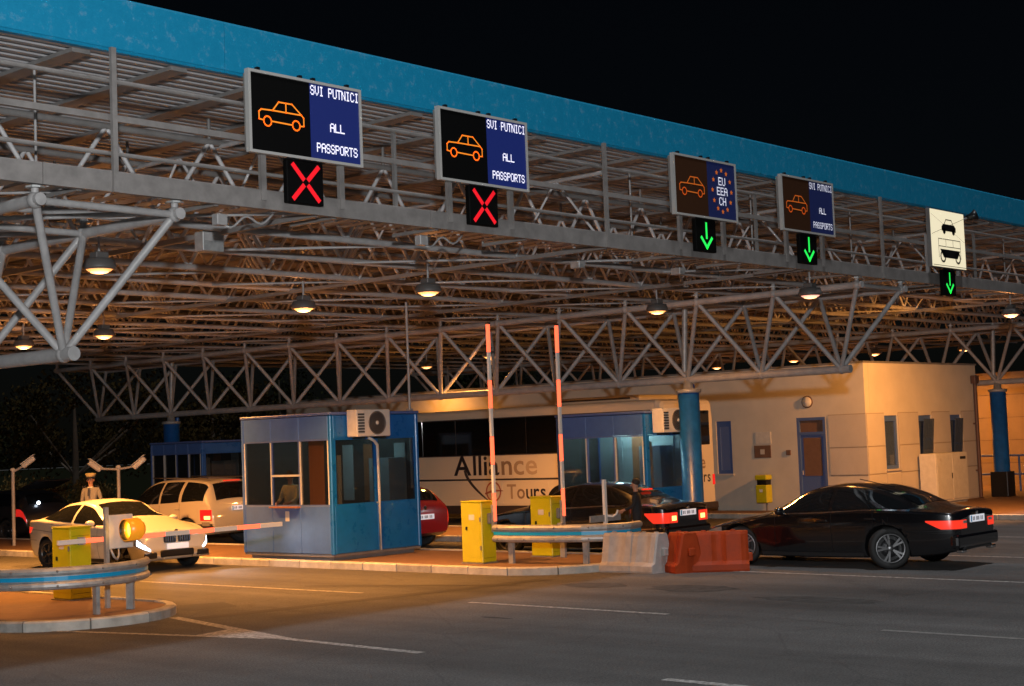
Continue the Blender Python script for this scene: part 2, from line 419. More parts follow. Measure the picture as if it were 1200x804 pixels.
# pavement in front of the office building
pv = bx('pavement', (35.4, -20, 0.0), (60, 44, 0.12), 'paver'); tag(pv, kind='structure')
for i in range(40):
    y = 2.0 + i * 0.92
    k = box('kerb_stone', (35.32, y + 0.45, 0.07), (0.15, 0.906, 0.14), 'kerb', None, bev=0.015)
    k.parent = pv; k.location = (35.32 - pv.location.x, y + 0.45 - pv.location.y, 0.07 - pv.location.z)

# ------------------------------------------------------------------ canopy roof
roof = thing('canopy_roof', 'long flat canopy roof with bright blue fascia band over the border lanes', 'canopy roof', (0, Y0, 0))
RX0, NR, RP = 9.64 - 1.34 * 4, 40, 1.34
RX1 = RX0 + NR * RP
ylen = YEND - Y0 + 0.3
# corrugated sheet between rafters: ribs run along X
per, dep = 0.20, 0.035
nrib = int(ylen / per)
pv_, pf_ = [], []
for i in range(nrib):
    y = i * per
    for a, z in ((0, 0), (0.085, 0), (0.10, dep), (0.185, dep)): pv_.append((0, y + a, z)); pv_.append((RP - 0.006, y + a, z))
pv_.append((0, nrib * per, 0)); pv_.append((RP - 0.006, nrib * per, 0))
for i in range(len(pv_) // 2 - 1): pf_.append((2 * i, 2 * i + 1, 2 * i + 3, 2 * i + 2))
dm = bpy.data.meshes.new('deck_sheet'); dm.from_pydata(pv_, [], pf_); dm.materials.append(MATS['deck'])
for i in range(NR):
    o = link('deck_sheet', dm, roof); o.location = (RX0 + i * RP, 0.06, 6.985)
    box('rafter', (RX0 + i * RP, ylen / 2 + .06, 6.955), (0.24, ylen - .05, 0.05), 'steel_dark', roof)
fl = 4.5
i = 0; x = 2.6
fpro = [(0.0, 6.99), (0.0, 7.02), (0.015, 7.03), (0.02, 7.6), (0.0, 7.63), (-0.10, 7.63), (-0.10, 7.56), (-0.04, 7.55), (-0.04, 7.06), (-0.10, 6.99)]
while x < 62:
    v = []; n = len(fpro)
    for xx in (x, x + fl - 0.008):
        for o_, z in fpro: v.append((xx, -o_, z))
    f = [(j, (j + 1) % n, n + (j + 1) % n, n + j) for j in range(n)] + [tuple(range(n - 1, -1, -1)), tuple(range(n, 2 * n))]
    mk('fascia_panel', v, f, 'fascia_blue', roof)
    x += fl
# longitudinal beams under the cross trusses, plan braces
for t in range(0, 9):
    bxx = X1 + W / 2 + 2.2 + 6.04 * t
    if any(abs(bxx - xt) < 1.2 for xt in (X1, X2, X3)) or bxx < 5 or bxx > 57: continue
    tube('long_chord', (bxx, 0, 6.55), (bxx, YEND - Y0, 6.55), 0.035, 'steel', roof, 8)
    box('long_beam', (bxx, (YEND - Y0) / 2, 5.36), (0.08, YEND - Y0, 0.07), 'steel_dark', roof)
    for k in range(15):
        for zz_ in (0, 1): tube('long_web', (bxx, (k + .5) * S, 6.55), (bxx, (k + zz_) * S, 5.38), 0.022, 'steel_light', roof, 5)
        if (k + t) % 2 == 0:
            tube('plan_brace', (bxx - 1.9, (k + 1) * S, 5.40), (bxx, k * S, 5.38), 0.024, 'steel', roof, 6)
            tube('plan_brace', (bxx - 4.9, (k + 1) * S, 5.40), (bxx - 3.0, k * S, 5.38), 0.024, 'steel', roof, 6)

# ------------------------------------------------------------------ cross trusses that carry the roof, spanning along X
PITCH_W = 1.64
CX0, CX1 = 5.0, 57.0
def cross_truss(k):
    y = Y0 + k * S + (0.0 if k else 0.9)
    root = thing('cross_truss', f'{ORD[k - 1]} tubular roof cross truss counting back from the sign gantry', 'roof truss', (CX0, y, 5.42), 0, 'cross trusses under the canopy roof')
    L = CX1 - CX0; h = 1.17
    tube('bottom_chord', (0, 0, 0), (L, 0, 0), 0.055, 'steel', root)
    tube('top_chord', (0, 0, h), (L, 0, h), 0.05, 'steel_dark', root)
    n = int(L / PITCH_W); ph = (10.35 - CX0) % PITCH_W
    joined = k >= 5
    v = []; f = []
    def member(a, b, r, nm):
        if not joined: tube(nm, a, b, r, 'steel_light' if nm == 'web' else 'steel_dark', root, 6); return
        a = Vector(a); b = Vector(b); q = (b - a).to_track_quat('Z', 'Y'); o = len(v)
        for p in (a, b):
            for j in range(5): v.append(p + q @ Vector((r * math.cos(j * 1.2566), r * math.sin(j * 1.2566), 0)))
        for j in range(5): f.append((o + j, o + (j + 1) % 5, o + 5 + (j + 1) % 5, o + 5 + j))
    for i in range(n):
        xb = ph + i * PITCH_W
        member((xb, 0, 0), (xb + PITCH_W / 2, 0, h), 0.032, 'web')
        if xb + PITCH_W < L: member((xb + PITCH_W / 2, 0, h), (xb + PITCH_W, 0, 0), 0.032, 'web')
        if i % 2 == 0: member((xb + PITCH_W / 2, 0, h), (xb + PITCH_W / 2, 0, 1.49), 0.026, 'roof_post')
    if joined:
        o = mk('web', v, f, 'steel_light', root, True); o['kind'] = 'stuff'
for k in range(1, 16): cross_truss(k)

# ------------------------------------------------------------------ main trusses of inverted pyramids on columns
def main_truss(x, label, k1=15):
    root = thing('main_truss', label, 'truss', (x, Y0, 0), 0, 'main trusses running along the lanes')
    tube('bottom_chord', (0, S / 2 - 0.22, ZB), (0, (k1 - .5) * S + 0.15, ZB), 0.085, 'steel', root, 14)
    for sx in (-1, 1): tube('top_chord', (sx * W / 2, -0.12, ZT), (sx * W / 2, k1 * S + .1, ZT), 0.07, 'steel', root, 12)
    for k in range(k1 + 1):
        tube('tie', (-W / 2, k * S, ZT), (W / 2, k * S, ZT), 0.045, 'steel', root)
        for sx in (-1, 1):
            ball('node', (sx * W / 2, k * S, ZT), 0.095, 'steel', root)
            tube('stub', (sx * W / 2, k * S, ZT), (sx * W / 2, k * S, 5.38), 0.045, 'steel', root)
            lathe('flange', [(0, 0), (0.11, 0), (0.11, 0.022), (0, 0.022)], 'galv', root, 8, (sx * W / 2, k * S, 5.30), smooth=False) if k < 5 else None
        if k < k1:
            tube('plan_brace', (-W / 2, (k + 1) * S, ZT + .02), (W / 2, k * S, ZT + .02), 0.032, 'steel', root)
            for sx in (-1, 1):
                for dk in (0, 1): tube('diagonal', (0, (k + .5) * S, ZB), (sx * W / 2, (k + dk) * S, ZT), 0.049, 'steel', root, 10)
            ball('node', (0, (k + .5) * S, ZB), 0.10, 'steel', root)
    return root
main_truss(X1, 'nearest main truss, its open end hanging over the barrier lane on the left')
main_truss(X2, 'middle main truss resting on the blue column beside the coach')
main_truss(X3, 'farthest main truss on the column past the cream office building')

def column(x, y, z0, label, r=0.235):
    root = thing('column', label, 'column', (x, y, z0), 0, 'blue canopy columns')
    lathe('shaft', [(0, 0), (r + .02, 0), (r + .02, 0.25), (r, 0.27), (r, ZB - z0 - 0.30), (0, ZB - z0 - 0.30)], 'column_blue', root, 28)
    lathe('capital', [(0, ZB - z0 - .30), (r + .045, ZB - z0 - .298), (r + .045, ZB - z0 - .22), (0.12, ZB - z0 - .20), (0.10, ZB - z0 - 0.02), (0, ZB - z0 - .02)], 'galv', root, 20)
    tube('drain_pipe', (r + .08, 0.12, 0), (r + .08, 0.12, ZB - z0 - .1), 0.06, 'column_blue', root, 10)
    tube('riser_pipe', (0.10, 0.16, ZB - z0 + .05), (0.16, 0.10, 5.35 - z0), 0.065, 'galv', root, 12)
column(X2, Y0 + 2.5 * S, 0.118, 'round blue column in front of the second booth, between black sedan and coach')
column(X2, Y0 + 12.5 * S, 0.118, 'distant round column rising behind the booth farthest left')
column(X3, Y0 + 2.5 * S, 0.12, 'round blue column at the right edge beside the office building')
column(X1, Y0 + 12.5 * S, 0.118, 'round column outside the left edge of the view')
bx('column_skirt', (-.27, -.27, 0), (.27, .27, .75), 'black', [o for o in C.objects if o.name.startswith('column') and o.get('label', '').endswith('office building')][0], bev=.02)

# ------------------------------------------------------------------ sign gantry with catwalk and rails
gan = thing('sign_gantry', 'grey catwalk gantry with pipe rails below the blue fascia, carrying the lane signs', 'gantry', (0, Y0 - .02, 0))
GX0, GX1 = 3.0, 60.0
v = []; prof = [(-0.10, 5.335), (-0.10, 5.345), (-0.105, 5.565), (-0.10, 5.575), (-0.03, 5.575), (-0.03, 5.56), (-0.085, 5.555), (-0.085, 5.355), (-0.02, 5.35), (-0.02, 5.335)]
i = 0; x = GX0
while x < GX1:
    v = []; n = len(prof)
    for xx in (x, x + 6.0 - 0.01):
        for o_, z in prof: v.append((xx, o_, z))
    mk('girder', v, [(j, (j + 1) % n, n + (j + 1) % n, n + j) for j in range(n)] + [tuple(range(n)), tuple(range(2 * n - 1, n - 1, -1))], 'gantry_steel', gan); x += 6.0
for z, r in ((5.79, 0.026), (6.63, 0.028)): tube('rail', (GX0, -0.02, z), (GX1, -0.02, z), r, 'gantry_steel', gan, 8)
bx('rail', (GX0, -0.04, 6.165), (GX1, 0.02, 6.24), 'gantry_steel', gan)
for i in range(-1, 7):
    x = 9.9 + 4.52 * i
    if x < GX0: continue
    if i % 2 == 0: box('post', (x, -0.125, 6.16), (0.065, 0.05, 1.66), 'gantry_steel', gan)
    else: box('post', (x, -0.01, 6.05), (0.05, 0.05, 1.2), 'steel_dark', gan)
for i in range(30):
    x = GX0 + 0.8 + 1.9 * i
    if i % 2: tube('hanger', (x, 0.86, 5.35), (x + .0, 0.86, 6.9), 0.018, 'steel', gan, 6)
    box('cross_member', (x, 0.42, 5.345), (0.06, 0.86, 0.05), 'steel_dark', gan)
# catwalk grating: bearing bars with gaps
v = []; f = []
for i in range(int((GX1 - GX0) / 0.3)):
    x = GX0 + i * 0.3
    o = len(v); v += [(x, 0, 5.39), (x + .18, 0, 5.39), (x + .18, .86, 5.39), (x, .86, 5.39)]; f.append((o, o + 1, o + 2, o + 3))
o = mk('grating', v, f, 'galv', gan); o['kind'] = 'stuff'

# ------------------------------------------------------------------ dot-matrix lettering
FONT = {'S': '01110 10001 10000 01110 00001 10001 01110', 'V': '10001 10001 10001 10001 10001 01010 00100', 'I': '01110 00100 00100 00100 00100 00100 01110',
 'P': '11110 10001 10001 11110 10000 10000 10000', 'U': '10001 10001 10001 10001 10001 10001 01110', 'T': '11111 00100 00100 00100 00100 00100 00100',
 'N': '10001 11001 11001 10101 10011 10011 10001', 'C': '01110 10001 10000 10000 10000 10001 01110', 'A': '01110 10001 10001 11111 10001 10001 10001',
 'L': '10000 10000 10000 10000 10000 10000 11111', 'O': '01110 10001 10001 10001 10001 10001 01110', 'R': '11110 10001 10001 11110 10100 10010 10001',
 'E': '11111 10000 10000 11110 10000 10000 11111', 'H': '10001 10001 10001 11111 10001 10001 10001'}
def led_text(txt, cx, z, hgt, m, parent, y, wide=None, name='led_text'):
    """centred dot-matrix line on a plane facing -Y; z is the baseline"""
    p = hgt / 7.0; adv = 5.55 * p
    if wide: adv = wide / (len(txt) - 0.1)
    pw = p * (adv / (5.55 * p)); x0 = cx - adv * len(txt) / 2
    for ci, ch in enumerate(txt):
        if ch not in FONT: continue
        v = []; f = []; idx = {}
        def vt(i, j):
            if (i, j) not in idx: idx[(i, j)] = len(v); v.append((x0 + ci * adv + i * pw, y, z + j * p))
            return idx[(i, j)]
        for r, row in enumerate(FONT[ch].split()):
            for c_, b in enumerate(row):
                if b == '1': f.append((vt(c_, 6 - r), vt(c_ + 1, 6 - r), vt(c_ + 1, 7 - r), vt(c_, 7 - r)))
        mk('letter', v, f, m, parent)
def line_strip(pts, w, y, v, f):
    for a, b in zip(pts, pts[1:]):
        a = Vector(a); b = Vector(b); t = (b - a).normalized(); n = Vector((-t.y, t.x)) * w / 2; a = a - t * w / 2; b = b + t * w / 2; o = len(v)
        v += [(a.x - n.x, y, a.y - n.y), (b.x - n.x, y, b.y - n.y), (b.x + n.x, y, b.y + n.y), (a.x + n.x, y, a.y + n.y)]; f.append((o, o + 1, o + 2, o + 3))
def circ(cx, cz, r, n=14): return [(cx + r * math.cos(2 * math.pi * i / n), cz + r * math.sin(2 * math.pi * i / n)) for i in range(n + 1)]
def car_icon(x, z, w, h, y, m, parent):
    v = []; f = []
    Q = lambda a, b: (x + a * w, z + b * h)
    arc = lambda cx, r: [Q(cx + r * math.cos(a), 0.20 + r * 1.72 * math.sin(a)) for a in np.linspace(math.pi, 0, 7)]
    line_strip([Q(.10, .20), Q(0, .22), Q(0, .50), Q(.05, .60), Q(.30, .62), Q(.44, .98), Q(.74, .98), Q(.95, .62), Q(1.0, .52), Q(1.0, .2), Q(.92, .18)], .018, y, v, f)
    line_strip([Q(.30, .62), Q(.95, .62)], .018, y, v, f); line_strip([Q(.60, .62), Q(.60, .98)], .018, y, v, f)
    line_strip([Q(.27, .20), Q(.73, .18)], .018, y, v, f)
    for cx in (.185, .825): line_strip(circ(*Q(cx, .18), .085 * w), .018, y, v, f)
    return mk('car_symbol', v, f, m, parent)

def lane_sign(xl, label, kind, sig, siglabel, lanelabel):
    y = Y0 - 0.15
    w, z0, z1 = (1.82, 6.035, 7.0) if kind != 'board' else (1.62, 5.69, 6.94)
    root = thing('lane_sign', label, 'sign', (xl, y, z0), 0, 'lane signs on the gantry')
    h = z1 - z0; fy = -0.09
    if kind != 'board':
        bx('cabinet', (0.0, fy + .02, 0), (w, 0.04, h), 'steel_dark', root, bev=.008)
        dim = kind == 'dim' or kind == 'eu'
        half = w * 0.53
        # aluminium border, four pieces
        bx('border', (-.03, fy - .012, h), (w + .03, fy + .06, h + .035), 'sign_frame', root); bx('border', (-.03, fy - .012, -.035), (w + .03, fy + .06, 0), 'sign_frame', root)
        bx('border', (-.03, fy - .0115, 0.0), (0.01, fy + .06, h), 'sign_frame', root); bx('border', (w - .01, fy - .0115, 0), (w + .03, fy + .06, h), 'sign_frame', root)
        bx('screen', (0.012, fy, 0.004), (half - .003, fy + .03, h - .004), 'screen_brown_reflection' if dim else 'screen_black', root)
        bx('screen', (half + .003, fy, 0.004), (w - .012, fy + .03, h - .004), 'screen_blue_dim' if dim else 'screen_blue', root)
        car_icon(0.13, 0.33 * h, 0.72, 0.34 * h, fy - .006, 'led_orange_dim' if dim else 'led_orange', root)
        cx = half + (w - half) / 2; lm = 'led_white_dim' if dim else 'led_white'
        if kind == 'eu':
            for tx, zz in (('EU', .60), ('EEA', .42), ('CH', .24)): led_text(tx, cx + .01, zz * h, 0.14, lm, root, fy - .006)
            for a in range(12):
                an = a * math.pi / 6; sx, sz = cx + .29 * math.sin(an), .50 * h + .36 * math.cos(an)
                vv = []; 
                for j in range(10):
                    rr = .047 if j % 2 == 0 else .024; vv.append((sx + rr * math.sin(j * math.pi / 5), fy - .006, sz + rr * math.cos(j * math.pi / 5)))
                mk('star', vv, [tuple(range(10))], 'led_orange_dim', root)
        else:
            led_text('SVI PUTNICI', cx, .845 * h, .125, lm, root, fy - .006, wide=.83)
            led_text('ALL', cx + .03, .385 * h, .115, lm, root, fy - .006, wide=.25)
            led_text('PASSPORTS', cx + .02, .09 * h, .12, lm, root, fy - .006, wide=.70)
        for bxp in (.12, .80, 1.02, 1.6): bx('lifting_lug', (bxp, fy, h + .036), (bxp + .05, fy + .05, h + .075), 'black', root)
        for bxp in (.22, w - .30): bx('bracket', (bxp, .0, -0.60), (bxp + .08, .06, 0.02), 'gantry_steel', root)
    else:
        bx('cabinet', (0, fy + .012, 0), (w, 0.02, h), 'steel_dark', root, bev=.01)
        bx('lit_face', (0.015, fy, 0.015), (w - .015, fy + .011, h - .015), 'sign_lit', root)
        v = []; f = []; yy = fy - .005
        # small vehicle symbol above
        def poly(pts):
            o = len(v); v.extend([(a, yy, b) for a, b in pts]); f.append(tuple(range(o, o + len(pts))))
        cx = .84
        poly([(cx - .34, .80), (cx + .34, .80), (cx + .34, .89), (cx + .26, .95), (cx - .26, .95), (cx - .34, .89)])
        for s_ in (-.22, .22): poly(circ(cx + s_, .80, .07)[:-1][::-1])
        line_strip([(cx - .20, .95), (cx - .12, 1.05), (cx + .14, 1.05), (cx + .22, .95)], .022, yy, v, f)
        # coach symbol below
        line_strip([(cx - .52, .22), (cx - .52, .62), (cx + .52, .62), (cx + .52, .22)], .016, yy, v, f)
        line_strip([(cx - .52, .46), (cx + .52, .46)], .016, yy, v, f)
        for s_ in (-.17, .17): line_strip([(cx + s_, .46), (cx + s_, .62)], .014, yy, v, f)
        poly([(cx - .30, .22), (cx + .36, .22), (cx + .50, .40), (cx - .46, .40)])
        for s_ in (-.34, .37):
            line_strip(circ(cx + s_, .24, .11), .04, yy - .003, v, f)
        mk('vehicle_symbols', v, f, 'black', root)
        v = []; f = []
        line_strip([(.03, .70), (w - .03, 1.13)], .008, yy - .003, v, f); line_strip([(.03, 1.13), (w - .03, .60)], .005, yy - .003, v, f)
        line_strip([(.03, .045), (w - .03, .045)], .012, yy - .003, v, f)
        mk('wire', v, f, 'black', root)
        for bxp in (.05, w - .12): bx('bracket', (bxp, .03, -0.35), (bxp + .07, .10, 0.7), 'steel', root)
    # the signal box hung under it
    sx = xl + (.56 if kind != 'board' else .46); sz = 5.43 if kind != 'board' else 5.10; sw, sh = .60, .545
    s = thing('lane_signal', siglabel, 'signal', (sx, y, sz), 0, 'lane signals under the signs')
    bx('housing', (0, fy + .005, 0), (sw, .0, sh), 'screen_black', s, bev=.01)
    bx('mount', (sw / 2 - .2, -.06, .2), (sw / 2 + .2, .05, .3), 'steel_dark', s)
    bx('visor_rim', (-.012, fy - .03, sh), (sw + .012, -.02, sh + .012), 'black', s)
    for q in (.12, .3, .48): bx('lug', (q - .02, fy, sh + .013), (q + .02, fy + .04, sh + .05), 'black', s)
    v = []; f = []; yy = fy - .004; cx, cz = sw / 2, sh / 2
    if sig == 'x':
        for dx, dz in ((1, 1), (1, -1), (-1, 1), (-1, -1)):
            line_strip([(cx + .05 * dx, cz + .05 * dz), (cx + .20 * dx, cz + .205 * dz)], .062, yy, v, f)
        mk('red_cross', v, f, 'led_red', s)
    else:
        line_strip([(cx, sh - .07), (cx, .24)], .05, yy, v, f)
        line_strip([(cx - .15, .23), (cx, .07), (cx + .15, .23)], .055, yy, v, f)
        mk('green_arrow', v, f, 'led_green', s)
lane_sign(11.79, 'largest LED lane sign, nearest on the left, car symbol and SVI PUTNICI text', 'bright', 'x', 'red cross signal under the nearest LED lane sign', '')
lane_sign(15.12, 'second LED lane sign from the left, orange car and SVI PUTNICI text', 'bright', 'x', 'red cross signal under the second LED lane sign from the left', '')
lane_sign(20.70, 'LED lane sign with EU EEA CH inside a ring of stars', 'eu', 'a', 'green down arrow signal under the ringed EU sign', '')
lane_sign(24.07, 'dim LED lane sign just right of the ringed EU sign, ALL PASSPORTS', 'dim', 'a', 'green down arrow under the dim sign right of the EU sign', '')
lane_sign(29.98, 'illuminated cream board with coach and vehicle symbols', 'board', 'a', 'green down arrow under the illuminated cream coach board', '')
# projector bracket behind the cream board
fl_ = thing('floodlight', 'small dark floodlight poking out behind the cream coach board', 'floodlight', (31.75, Y0 - .25, 6.86))
tube('arm', (-.25, .2, -.1), (0.0, 0, 0), .02, 'steel_dark', fl_); lathe('head', [(0, 0), (.07, 0), (.09, .12), (.13, .2), (0, .2)], 'black', fl_, 12, (0.02, 0, 0.0), rot=(R(70), 0, R(40)))

# ------------------------------------------------------------------ canopy downlights
def downlight(x, y, label, lit=True, power=170.0, z=4.9, col=(1.0, 0.385, 0.075), pink=False, r=.175, cone=125, spill=.022, aim=None):
    root = thing('downlight', label, 'lamp', (x, y, z), 0, 'canopy downlights')
    lathe('housing', [(r + .02, -.004), (r + .04, .0), (r + .055, .02), (r + .055, .04), (r + .02, .14), (0, .15)], 'lamp_house', root, 20)
    bx('gear_box', (-.10, -.09, .151), (.10, .09, .24), 'lamp_house', root, bev=.012)
    tube('stem', (0, 0, .24), (0, 0, .53), .02, 'steel', root)
    lm = ('lamp_lens_pink' if pink else 'lamp_lens') if lit else 'off_white'
    lathe('lens', [(0, -.045), (r * .6, -.038), (r * .9, -.018), (r, 0.0), (r + .015, .012)], lm, root, 20)
    if lit:
        lathe('bulb', [(0, -.058), (r * .45, -.053), (r * .68, -.043), (r * .72, -.03)], 'lamp_core', root, 18)
        ld = bpy.data.lights.new('downlight_bulb', 'SPOT'); ld.energy = power; ld.color = col; ld.spot_size = R(cone); ld.spot_blend = 0.9 if cone < 160 else 0.35; ld.shadow_soft_size = 0.12
        lo = bpy.data.objects.new('downlight_bulb', ld); C.objects.link(lo); lo.parent = root; lo.location = (0, 0, -.11)
        if aim:
            lo.rotation_euler = (Vector((x, y, z)) - Vector(aim)).to_track_quat('Z', 'Y').to_euler()
        pd = bpy.data.lights.new('downlight_spill', 'POINT'); pd.energy = power * spill; pd.color = (1.0, 0.36, 0.10); pd.shadow_soft_size = 0.12
        po = bpy.data.objects.new('downlight_spill', pd); C.objects.link(po); po.parent = root; po.location = (0, 0, -.09)
LAMPS = [
 (11.83, 17.91, 'bright downlight inside the nearest truss, upper left', True, 100, False),
 (18.31, 18.01, 'downlight nearest the front above the raised barrier arms', True, 170, False),
 (18.30, 21.20, 'downlight above the large booth, left of the front one in its row', True, 560, False),
 (18.48, 27.86, 'small downlight glowing behind the nearest truss diagonals', True, 700, False),
 (18.45, 30.99, 'downlight at the left picture edge low under the truss', True, 700, False),
 (25.59, 14.95, 'pinkish downlight between the two green arrow signs below the gantry', True, 60, True),
 (35.24, 15.16, 'downlight at the right edge under the cream coach board', True, 620, True),
 (35.90, 35.51, 'faint far downlight seen above the large booth roof', True, 90, False),
 (50.07, 33.57, 'far downlight above the office roof, leftmost of that row', True, 260, False),
 (49.14, 29.55, 'far downlight above the office roof, second of that row', True, 260, False),
 (48.53, 25.91, 'far downlight above the office roof, third of that row', True, 260, False),
 (50.06, 23.29, 'far downlight above the office roof, rightmost of that row', True, 200, False),
 (25.53, 18.52, 'dim small downlight behind the middle truss near the blue column', True, 200, False),
 (28.70, 26.07, 'bell lamp behind the top of the left raised barrier arm', True, 420, False),
]
for x, y, lb, lit, pw, pk in LAMPS: downlight(x, y, lb, lit, pw * 1.35, pink=pk, aim=(36.9, 20.5, 0.0) if x == 35.24 else None, cone=128 if 30 < x < 35.6 else 150 if x == 25.53 else 155 if x > 27 or y > 25 else 125, z=4.9 if x != 28.7 else 4.5)
# two lamps of the same rows that stand left of the picture and light the entry lanes
downlight(11.83, 24.5, 'downlight of the nearest row, outside the left picture edge', True, 600)
# cable and junction boxes hanging under the gantry
def cable(px, py, pz, s, label):
    root = thing('junction_box', label, 'junction box', (px, py, pz), 0, 'white cable boxes under the gantry')
    bx('box', (-.10 * s, -.06, -.07), (.06 * s, .06, .07), 'steel', root, bev=.01)
    pts = [(0.06 + i * .07, 0, -.04 + .06 * math.sin(i * .9 + 3.6) + i * .012) for i in range(12)]
    curve_tube('cable', pts, .016, 'steel', root)
cable(11.72, Y0 + .30, 5.22, 1.0, 'white junction box with loose cable under the nearest red cross sign')
cable(15.25, Y0 + .30, 5.22, 1.0, 'white junction box with loose cable left of the second red cross')
for lx, ly, lz, lb in ((13.0, 17.0, 5.28, 'pale blue equipment box under the roof below the nearest sign'), (20.1, 16.2, 5.3, 'small pale equipment box under the gantry left of the EU sign'), (22.6, 15.9, 5.3, 'small pale equipment box under the gantry right of the EU sign')):
    t = thing('equipment_box', lb, 'box', (lx, ly, lz))
    s_ = 1.0 if lx < 14 else .45
    bx('case', (-.18 * s_, -.1, -.16 * s_), (.18 * s_, .1, .12 * s_), 'galv', t, bev=.01); bx('lid', (-.16 * s_, -.115, -.02), (.16 * s_, -.102, .10 * s_), 'steel', t); tube('strap', (0, 0, .1), (0, 0, .25), .02, 'steel', t)

# ------------------------------------------------------------------ inspection booths
def booth(x0, y0, wx, wy, h, zb, label, front_split, side_split, ac=None, lit=0.0, counter=True):
    """long face towards -X (lilac), end face towards -Y (blue)"""
    root = thing('inspection_booth', label, 'booth', (x0, y0, zb), 0, 'inspection booths on the islands')
    t = 0.06
    bx('plinth', (.12, .12, -.10), (wx - .12, wy - .12, 0.0), 'steel_dark', root)
    bx('floor', (.02, .02, 0.0), (wx - .02, wy - .02, .05), 'steel_dark', root)
    bx('roof', (-.02, -.02, h - .06), (wx + .02, wy + .02, h), 'booth_trim', root, bev=.02)
    z0, z1 = 1.0, 2.33
    if h < 2.7: z0, z1 = .95, 2.15
    # -X face: panels in columns; windows between z0 and z1
    n = front_split; cw = (wy - 0.16) / n
    for i in range(n):
        ya = .08 + i * cw; yb = ya + cw - .008
        bx('wall_panel', (0, ya, .06), (t, yb, z0), 'booth_lilac', root, bev=.006)
        bx('wall_panel', (0, ya, z1), (t, yb, h - .07), 'booth_lilac', root, bev=.006)
        win = tag(bx('window', (.02, ya + .03, z0 + .002), (.045, yb - .03, z1 - .002), 'booth_glass', root), None)
        for za, zz in ((z0, z0 + .03), (z1 - .03, z1)):
            p = bx('frame', (0.004, ya, za + .001), (t - .004, yb, zz - .001), 'booth_trim', root)
        for ys in (ya, yb - .03): bx('mullion', (0.003, ys, z0 + .031), (t - .003, ys + .03, z1 - .031), 'off_white' if i != 1 else 'booth_trim', root)
        if i == 1 and counter:
            bx('sliding_rail', (-.012, ya, z0 + .60), (.05, yb, z0 + .64), 'off_white', root)
            bx('counter', (-.10, ya, z0 - .03), (.0, yb, z0 - .002), 'interior_wood', root)
            bx('notice', (-.006, ya + .35, z0 - .30), (-.001, ya + .47, z0 - .10), 'off_white', root)
    # corner posts
    for cx, cy, m in ((0, 0, 'booth_blue'), (0, wy - .08, 'booth_lilac'), (wx - .08, 0, 'booth_blue'), (wx - .08, wy - .08, 'booth_lilac')):
        bx('corner_post', (cx - .004, cy - .004, .04), (cx + .084, cy + .084, h - .062), m, root, bev=.018)
    # -Y face
    n = side_split; cw = (wx - .16) / n
    for i in range(n):
        xa = .08 + i * cw; xb = xa + cw - .008
        bx('wall_panel', (xa, 0, .06), (xb, t, z0), 'booth_blue', root, bev=.006)
        bx('wall_panel', (xa, 0, z1), (xb, t, h - .07), 'booth_blue', root, bev=.006)
        bx('window', (xa + .05, .02, z0 + .03), (xb - .05, .045, z1 - .03), 'booth_glass', root)
        for za, zz in ((z0, z0 + .03), (z1 - .03, z1)): bx('frame', (xa, 0.004, za + .001), (xb, t - .004, zz - .001), 'booth_blue', root)
        for xs in (xa, xb - .05): bx('mullion', (xs, .003, z0 + .031), (xs + .05, t - .003, z1 - .031), 'booth_blue', root)
    # back walls
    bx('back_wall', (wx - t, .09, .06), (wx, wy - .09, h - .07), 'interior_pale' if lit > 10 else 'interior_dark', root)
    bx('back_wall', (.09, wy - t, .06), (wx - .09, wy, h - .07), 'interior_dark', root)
    # interior: desk, cupboard, ceiling strip
    bx('desk', (.12, .6, .78), (.62, wy - .5, .82), 'interior_wood', root)
    bx('cupboard', (wx - .55, .35, .1), (wx - .1, .95, 1.9), 'interior_pale', root)
    for q, mm in ((.12, 'interior_pale'), (.46, 'interior_wood'), (.70, 'interior_pale')): bx('wall_board', (wx - .085, wy * q, 1.0), (wx - .061, wy * q + .32, 2.2), mm, root)
    bx('window_sheet', (.10, .085, 1.0), (.34, .10, 2.0), 'interior_pale', root)
    bx('window_sheet', (.075, .30, 1.02), (.085, .75, 2.3), 'orange_reflection', root) if front_split == 3 and counter else None  # added orange sheet standing in for a reflection in the window
    bx('monitor', (.5, wy * .55, .83), (.54, wy * .55 + .45, 1.15), 'black', root)
    bx('ceiling', (.07, .07, h - .10), (wx - .07, wy - .07, h - .075), 'interior_pale', root)
    if lit:
        for dy in (.30, .58):
            zl = h - .50 if lit > 10 else h - .13
            bx('ceiling_light', (wx * .55, wy * dy - .09, zl - .03), (wx * .75, wy * dy + .09, zl), 'strip_light', root); bx('light_cord', (wx * .65 - .01, wy * dy - .01, zl), (wx * .65 + .01, wy * dy + .01, h - .10), 'black', root)
        ld = bpy.data.lights.new('booth_bulb', 'POINT'); ld.energy = lit; ld.color = (0.55, 0.92, 1.0); ld.shadow_soft_size = .15
        lo = bpy.data.objects.new('booth_bulb', ld); C.objects.link(lo); lo.parent = root; lo.location = (wx * .6, wy * .5, h - .25)
    return root
